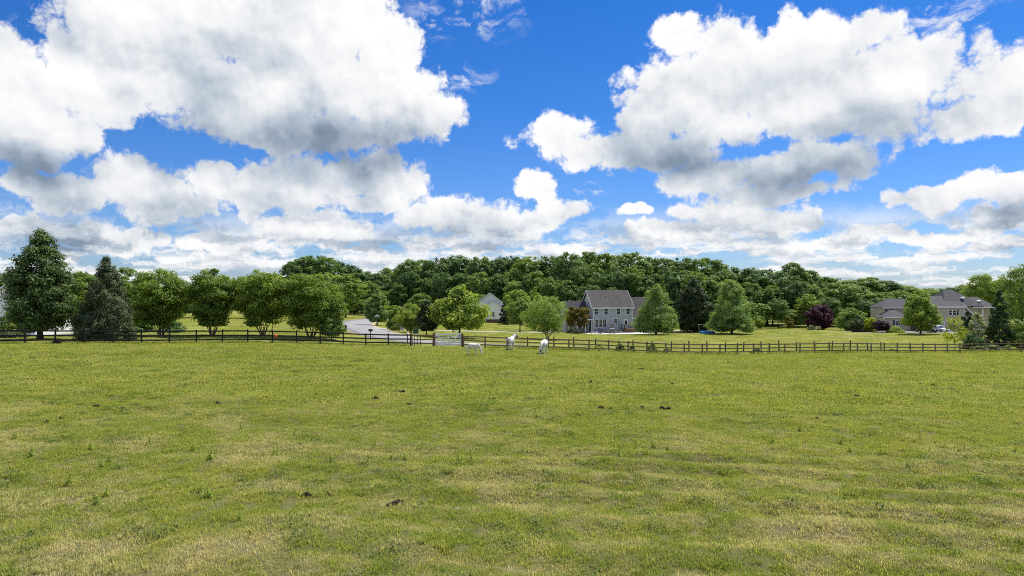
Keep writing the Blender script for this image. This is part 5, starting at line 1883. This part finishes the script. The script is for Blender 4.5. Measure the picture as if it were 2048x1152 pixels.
WEED = [weed_mesh(41), weed_mesh(42, 18, .6), weed_mesh(43, 30, .42)]
WX = [(484, 850), (590, 862), (300, 880), (220, 915), (205, 925), (180, 890), (30, 870), (490, 905), (550, 900), (418, 910), (940, 915), (918, 918), (812, 910), (736, 925), (400, 975), (210, 985), (480, 1030), (195, 1000), (420, 985),
      (1270, 890), (1308, 885), (1335, 893), (1443, 888), (1680, 880), (1740, 862), (1840, 870), (1830, 875), (1918, 895), (1860, 893), (1960, 905), (1965, 910), (2030, 895), (1815, 925), (1108, 828), (1072, 825), (1910, 890), (1600, 855),
      (1000, 895), (95, 935), (140, 960), (1240, 905), (1545, 880), (1700, 895), (1760, 900), (1870, 742), (1990, 738), (600, 880), (385, 893), (60, 905)]
for i, (px, py) in enumerate(WX):
    x, y = ray_ground(px, py + 10)
    sm, lm = WEED[i % 3]
    o = thing('weed', ['bushy weed with several stems standing in the pasture', 'tall thin weed standing in the pasture', 'low dense weed standing in the pasture'][i % 3], 'weed', (x, y, Tz(x, y)), r.uniform(0, 6), 'tall weeds scattered in the pasture')
    k = r.uniform(.45, .95)
    o.scale = (k, k, k)
    link('stem', sm, o)
    link('foliage', lm, o)

# bushes along the brown fence
for i, (px, w, h) in enumerate([(1198, 28, .75), (1240, 20, 1.0), (1264, 14, .8), (1304, 26, 1.25), (1334, 22, .6), (1515, 26, .6), (1786, 34, .5), (1958, 30, .8), (1985, 30, .9), (2018, 34, .8)]):
    x = PX(px, 85)
    for _ in range(6):
        d = float(fence_y(x)) + 1.6
        x = PX(px, d)
    put_tree('hedge_shrub', 'straggly weedy bush growing through the long brown fence', px, d, 0, w, 'mound', 'forest' if i % 3 else 'mid', 500 + i % 3, group='weedy bushes along the brown fence', cat='shrub', key=('fencebush', i % 3), base=0.02, H=h, nblob=40, per=70, leaf=0.11, rb=0.24, trad=0.015, stems=6, spray=0.25)


# ------------------------------------------------------------------ grass
def blade_patch(name, n, rad, h, w, mat, seed, bend=0.5, clump=0.5):
    rng = np.random.default_rng(seed)
    nc = max(4, n // 14)
    cc = rng.uniform(-rad, rad, (nc, 2))
    inc = rng.random(n) < clump
    ci = rng.integers(0, nc, n)
    P = np.where(inc[:, None], cc[ci] + rng.normal(size=(n, 2)) * rad * .10, rng.uniform(-rad, rad, (n, 2)))
    a = rng.uniform(0, 2 * math.pi, n)
    hh = h * rng.uniform(.45, 1.25, n)
    ww = w * rng.uniform(.6, 1.3, n)
    ln = bend * hh * rng.uniform(.2, 1.5, n)
    dx, dy = np.cos(a), np.sin(a)
    sx, sy = -dy, dx
    V = np.empty((n, 5, 3))
    V[:, 0] = np.stack([P[:, 0] - sx * ww / 2, P[:, 1] - sy * ww / 2, np.full(n, -.015)], 1)
    V[:, 1] = np.stack([P[:, 0] + sx * ww / 2, P[:, 1] + sy * ww / 2, np.full(n, -.015)], 1)
    mx, my = P[:, 0] + dx * ln * .35, P[:, 1] + dy * ln * .35
    V[:, 2] = np.stack([mx + sx * ww * .4, my + sy * ww * .4, hh * .62], 1)
    V[:, 3] = np.stack([mx - sx * ww * .4, my - sy * ww * .4, hh * .62], 1)
    V[:, 4] = np.stack([P[:, 0] + dx * ln, P[:, 1] + dy * ln, hh], 1)
    b = np.arange(n)[:, None] * 5
    q = b + np.array([[0, 1, 2, 3]])
    t = b + np.array([[3, 2, 4]])
    tint = rng.random(n)
    return np_mesh(name, V.reshape(-1, 3), q, t, mat, False, np.concatenate([tint, tint]))


def scatter(name, label, cat, proto_mesh, P, rot, scl):
    """one object of many copies of a small patch"""
    po = bpy.data.objects.new(name + '_patch', proto_mesh)
    me = bpy.data.meshes.new(name)
    me.vertices.add(len(P))
    me.vertices.foreach_set('co', np.asarray(P, np.float32).ravel())
    for nm, arr in (('rotz', rot), ('scl', scl)):
        at_ = me.attributes.new(nm, 'FLOAT', 'POINT')
        at_.data.foreach_set('value', np.asarray(arr, np.float32))
    o = link(name, me)
    ng = bpy.data.node_groups.new(name + '_nodes', 'GeometryNodeTree')
    ng.interface.new_socket('Geometry', in_out='INPUT', socket_type='NodeSocketGeometry')
    ng.interface.new_socket('Geometry', in_out='OUTPUT', socket_type='NodeSocketGeometry')
    N, L = ng.nodes, ng.links
    gi, go = N.new('NodeGroupInput'), N.new('NodeGroupOutput')
    oi = N.new('GeometryNodeObjectInfo')
    oi.inputs['Object'].default_value = po
    ip = N.new('GeometryNodeInstanceOnPoints')
    a1 = N.new('GeometryNodeInputNamedAttribute'); a1.data_type = 'FLOAT'; a1.inputs['Name'].default_value = 'rotz'
    a2 = N.new('GeometryNodeInputNamedAttribute'); a2.data_type = 'FLOAT'; a2.inputs['Name'].default_value = 'scl'
    cx = N.new('ShaderNodeCombineXYZ')
    er = N.new('FunctionNodeEulerToRotation')
    L.new(a1.outputs[0], cx.inputs[2])
    L.new(cx.outputs[0], er.inputs[0])
    L.new(gi.outputs[0], ip.inputs['Points'])
    L.new(oi.outputs['Geometry'], ip.inputs['Instance'])
    L.new(er.outputs[0], ip.inputs['Rotation'])
    L.new(a2.outputs[0], ip.inputs['Scale'])
    L.new(ip.outputs[0], go.inputs[0])
    md = o.modifiers.new('scatter', 'NODES')
    md.node_group = ng
    return tag(o, label, cat, kind='stuff')


def field_points(n, d0, d1, rng, p=2.0, margin=1.06):
    """points over the visible pasture between two depths"""
    u = rng.random(n * 2)
    d = (d0 ** p + u * (d1 ** p - d0 ** p)) ** (1 / p)
    x = rng.uniform(-1, 1, n * 2) * (d * 1024 / F * margin + 1.0)
    k = d < fence_y(x) - 0.6
    x, d = x[k][:n], d[k][:n]
    return x, d


def grass():
    rng = np.random.default_rng(99)
    spec = [
        # name, label, category, count, d0, d1, patch
        ('pasture_grass', 'short green pasture grass in the near field', 'grass', 30000, 9, 40, blade_patch('pasture_grass_patch', 100, .20, .065, .011, M['blade'], 1)),
        ('pasture_grass', 'shaggier tufts of green grass in the near field', 'grass', 2600, 9, 46, blade_patch('tufted_grass_patch', 120, .17, .12, .012, M['blade'], 2, .6, .8)),
        ('dry_grass', 'dry straw coloured grass on the near field', 'grass', 14000, 9, 40, blade_patch('dry_grass_patch', 85, .20, .042, .010, M['blade_dry'], 3, 2.2, .4)),
        ('far_grass', 'short pasture grass of the middle and far field', 'grass', 42000, 36, 106, blade_patch('far_grass_patch', 80, .38, .085, .024, M['blade'], 4)),
        ('far_grass', 'rougher grass tussocks of the middle and far field', 'grass', 3200, 36, 106, blade_patch('far_tussock_patch', 110, .34, .16, .024, M['blade'], 5, .6, .8)),
    ]
    for i, (nm, lab, cat, n, d0, d1, pm) in enumerate(spec):
        x, d = field_points(n, d0, d1, rng)
        if nm == 'dry_grass' or 'tuft' in lab or 'tussock' in lab:
            k = vnoise(x / 2.2 + i * 9, d / 2.0) > (-.04 if nm == 'dry_grass' else .02)
            x, d = x[k], d[k]
        P = np.stack([x, d, T(x, d)], 1)
        scatter(nm, lab, cat, pm, P, rng.uniform(0, 6.28, len(x)), rng.uniform(.75, 1.25, len(x)))
    # clover and plantain in low dark clumps
    cv = np.random.default_rng(15)
    pts = np.column_stack([cv.normal(size=(70, 2)) * .13, cv.uniform(.02, .11, 70)])
    V = leaf_quads(pts, cv.normal(size=(70, 3)) * .45 + np.array([0, 0, 1]), cv.uniform(.025, .055, 70), cv, .8)
    cm = np_mesh('clover_patch', V, np.arange(len(V)).reshape(-1, 4), None, FO['clover'], False, cv.random(70))
    x, d = field_points(3400, 9, 60, rng, 1.8)
    k = vnoise(x / 2.6 + 20, d / 1.8 + 50) + .4 * vnoise(x / .8, d / .8) > .12
    x, d = x[k], d[k]
    scatter('clover', 'low clumps of broad leaved clover in the pasture', 'clover', cm, np.stack([x, d, T(x, d)], 1), rng.uniform(0, 6.28, len(x)), rng.uniform(.7, 1.5, len(x)))
    # buttercups
    fl = np.random.default_rng(5)
    pts = np.column_stack([fl.uniform(-.5, .5, (16, 2)), fl.uniform(.07, .13, 16)])
    V = leaf_quads(pts, fl.normal(size=(16, 3)) * .4 + np.array([0, 0, 1]), np.full(16, .020), fl, .9)
    fm = np_mesh('buttercup_patch', V, np.arange(len(V)).reshape(-1, 4), None, M['flower'], False)
    x, d = field_points(5200, 9, 100, rng, 1.7)
    k = vnoise(x / 6 + 70, d / 5 + 30) + .5 * vnoise(x / 1.5, d / 1.5) > .11
    x, d = x[k], d[k]
    scatter('buttercups', 'tiny yellow buttercups scattered through the pasture', 'flowers', fm, np.stack([x, d, T(x, d)], 1), rng.uniform(0, 6.28, len(x)), np.clip(d / 30, .8, 1.6) * rng.uniform(.7, 1.2, len(x)))
    # long unmown grass under the brown fence
    xs = rng.uniform(-5, 98, 2600)
    ys = fence_y(xs) + rng.normal(size=len(xs)) * .35 + .15
    k = rng.random(len(xs)) < np.clip(.35 + 1.6 * vnoise(xs / 4.0 + 9, xs * 0 + 2), .12, 1)
    xs, ys = xs[k], ys[k]
    pm = blade_patch('long_grass_patch', 80, .35, .30, .02, M['blade'], 9, .5, .5)
    scatter('long_grass', 'long unmown grass along the foot of the fences', 'grass', pm, np.stack([xs, ys, T(xs, ys)], 1), rng.uniform(0, 6.28, len(xs)), rng.uniform(.6, 1.3, len(xs)))
    xs = rng.uniform(-60, -11.5, 900)
    ys = fence_y(xs) + rng.normal(size=len(xs)) * .25 + .1
    scatter('long_grass', 'long grass along the foot of the black fence', 'grass', pm, np.stack([xs, ys, T(xs, ys)], 1), rng.uniform(0, 6.28, len(xs)), rng.uniform(.4, .8, len(xs)))
    # mown lawn beyond
    n = 9000
    d = (70 ** 1.5 + rng.random(n) * (205 ** 1.5 - 70 ** 1.5)) ** (1 / 1.5)
    x = rng.uniform(-1, 1, n) * d * .80
    k = (d > fence_y(x) + .7)
    rd = catmull(ROAD, 14)[:, :2]
    dist = np.min(np.hypot(x[:, None] - rd[None, :, 0], d[:, None] - rd[None, :, 1]), 1)
    k &= dist > 5.2
    for (a, b, c, e) in ((12, 42, 148, 176), (70, 108, 140, 166), (-80, -46, 82, 112), (-10, 6, 192, 212)):
        k &= ~((x > a) & (x < b) & (d > c) & (d < e))
    dv = catmull([(-25.5, 121.5), (-19, 124.5), (-11.8, 128), (-4, 133.5), (3, 140), (8, 150), (10, 163), (16, 172), (28, 172), (36, 166), (46, 163)], 14)[:, :2]
    k &= np.min(np.hypot(x[:, None] - dv[None, :, 0], d[:, None] - dv[None, :, 1]), 1) > 3.0
    x, d = x[k], d[k]
    pm = blade_patch('lawn_patch', 170, 1.0, .055, .03, M['blade'], 12, .6, .2)
    scatter('lawn_grass', 'mown lawn grass round the houses beyond the fences', 'grass', pm, np.stack([x, d, T(x, d)], 1), rng.uniform(0, 6.28, len(x)), rng.uniform(.8, 1.4, len(x)))


grass()
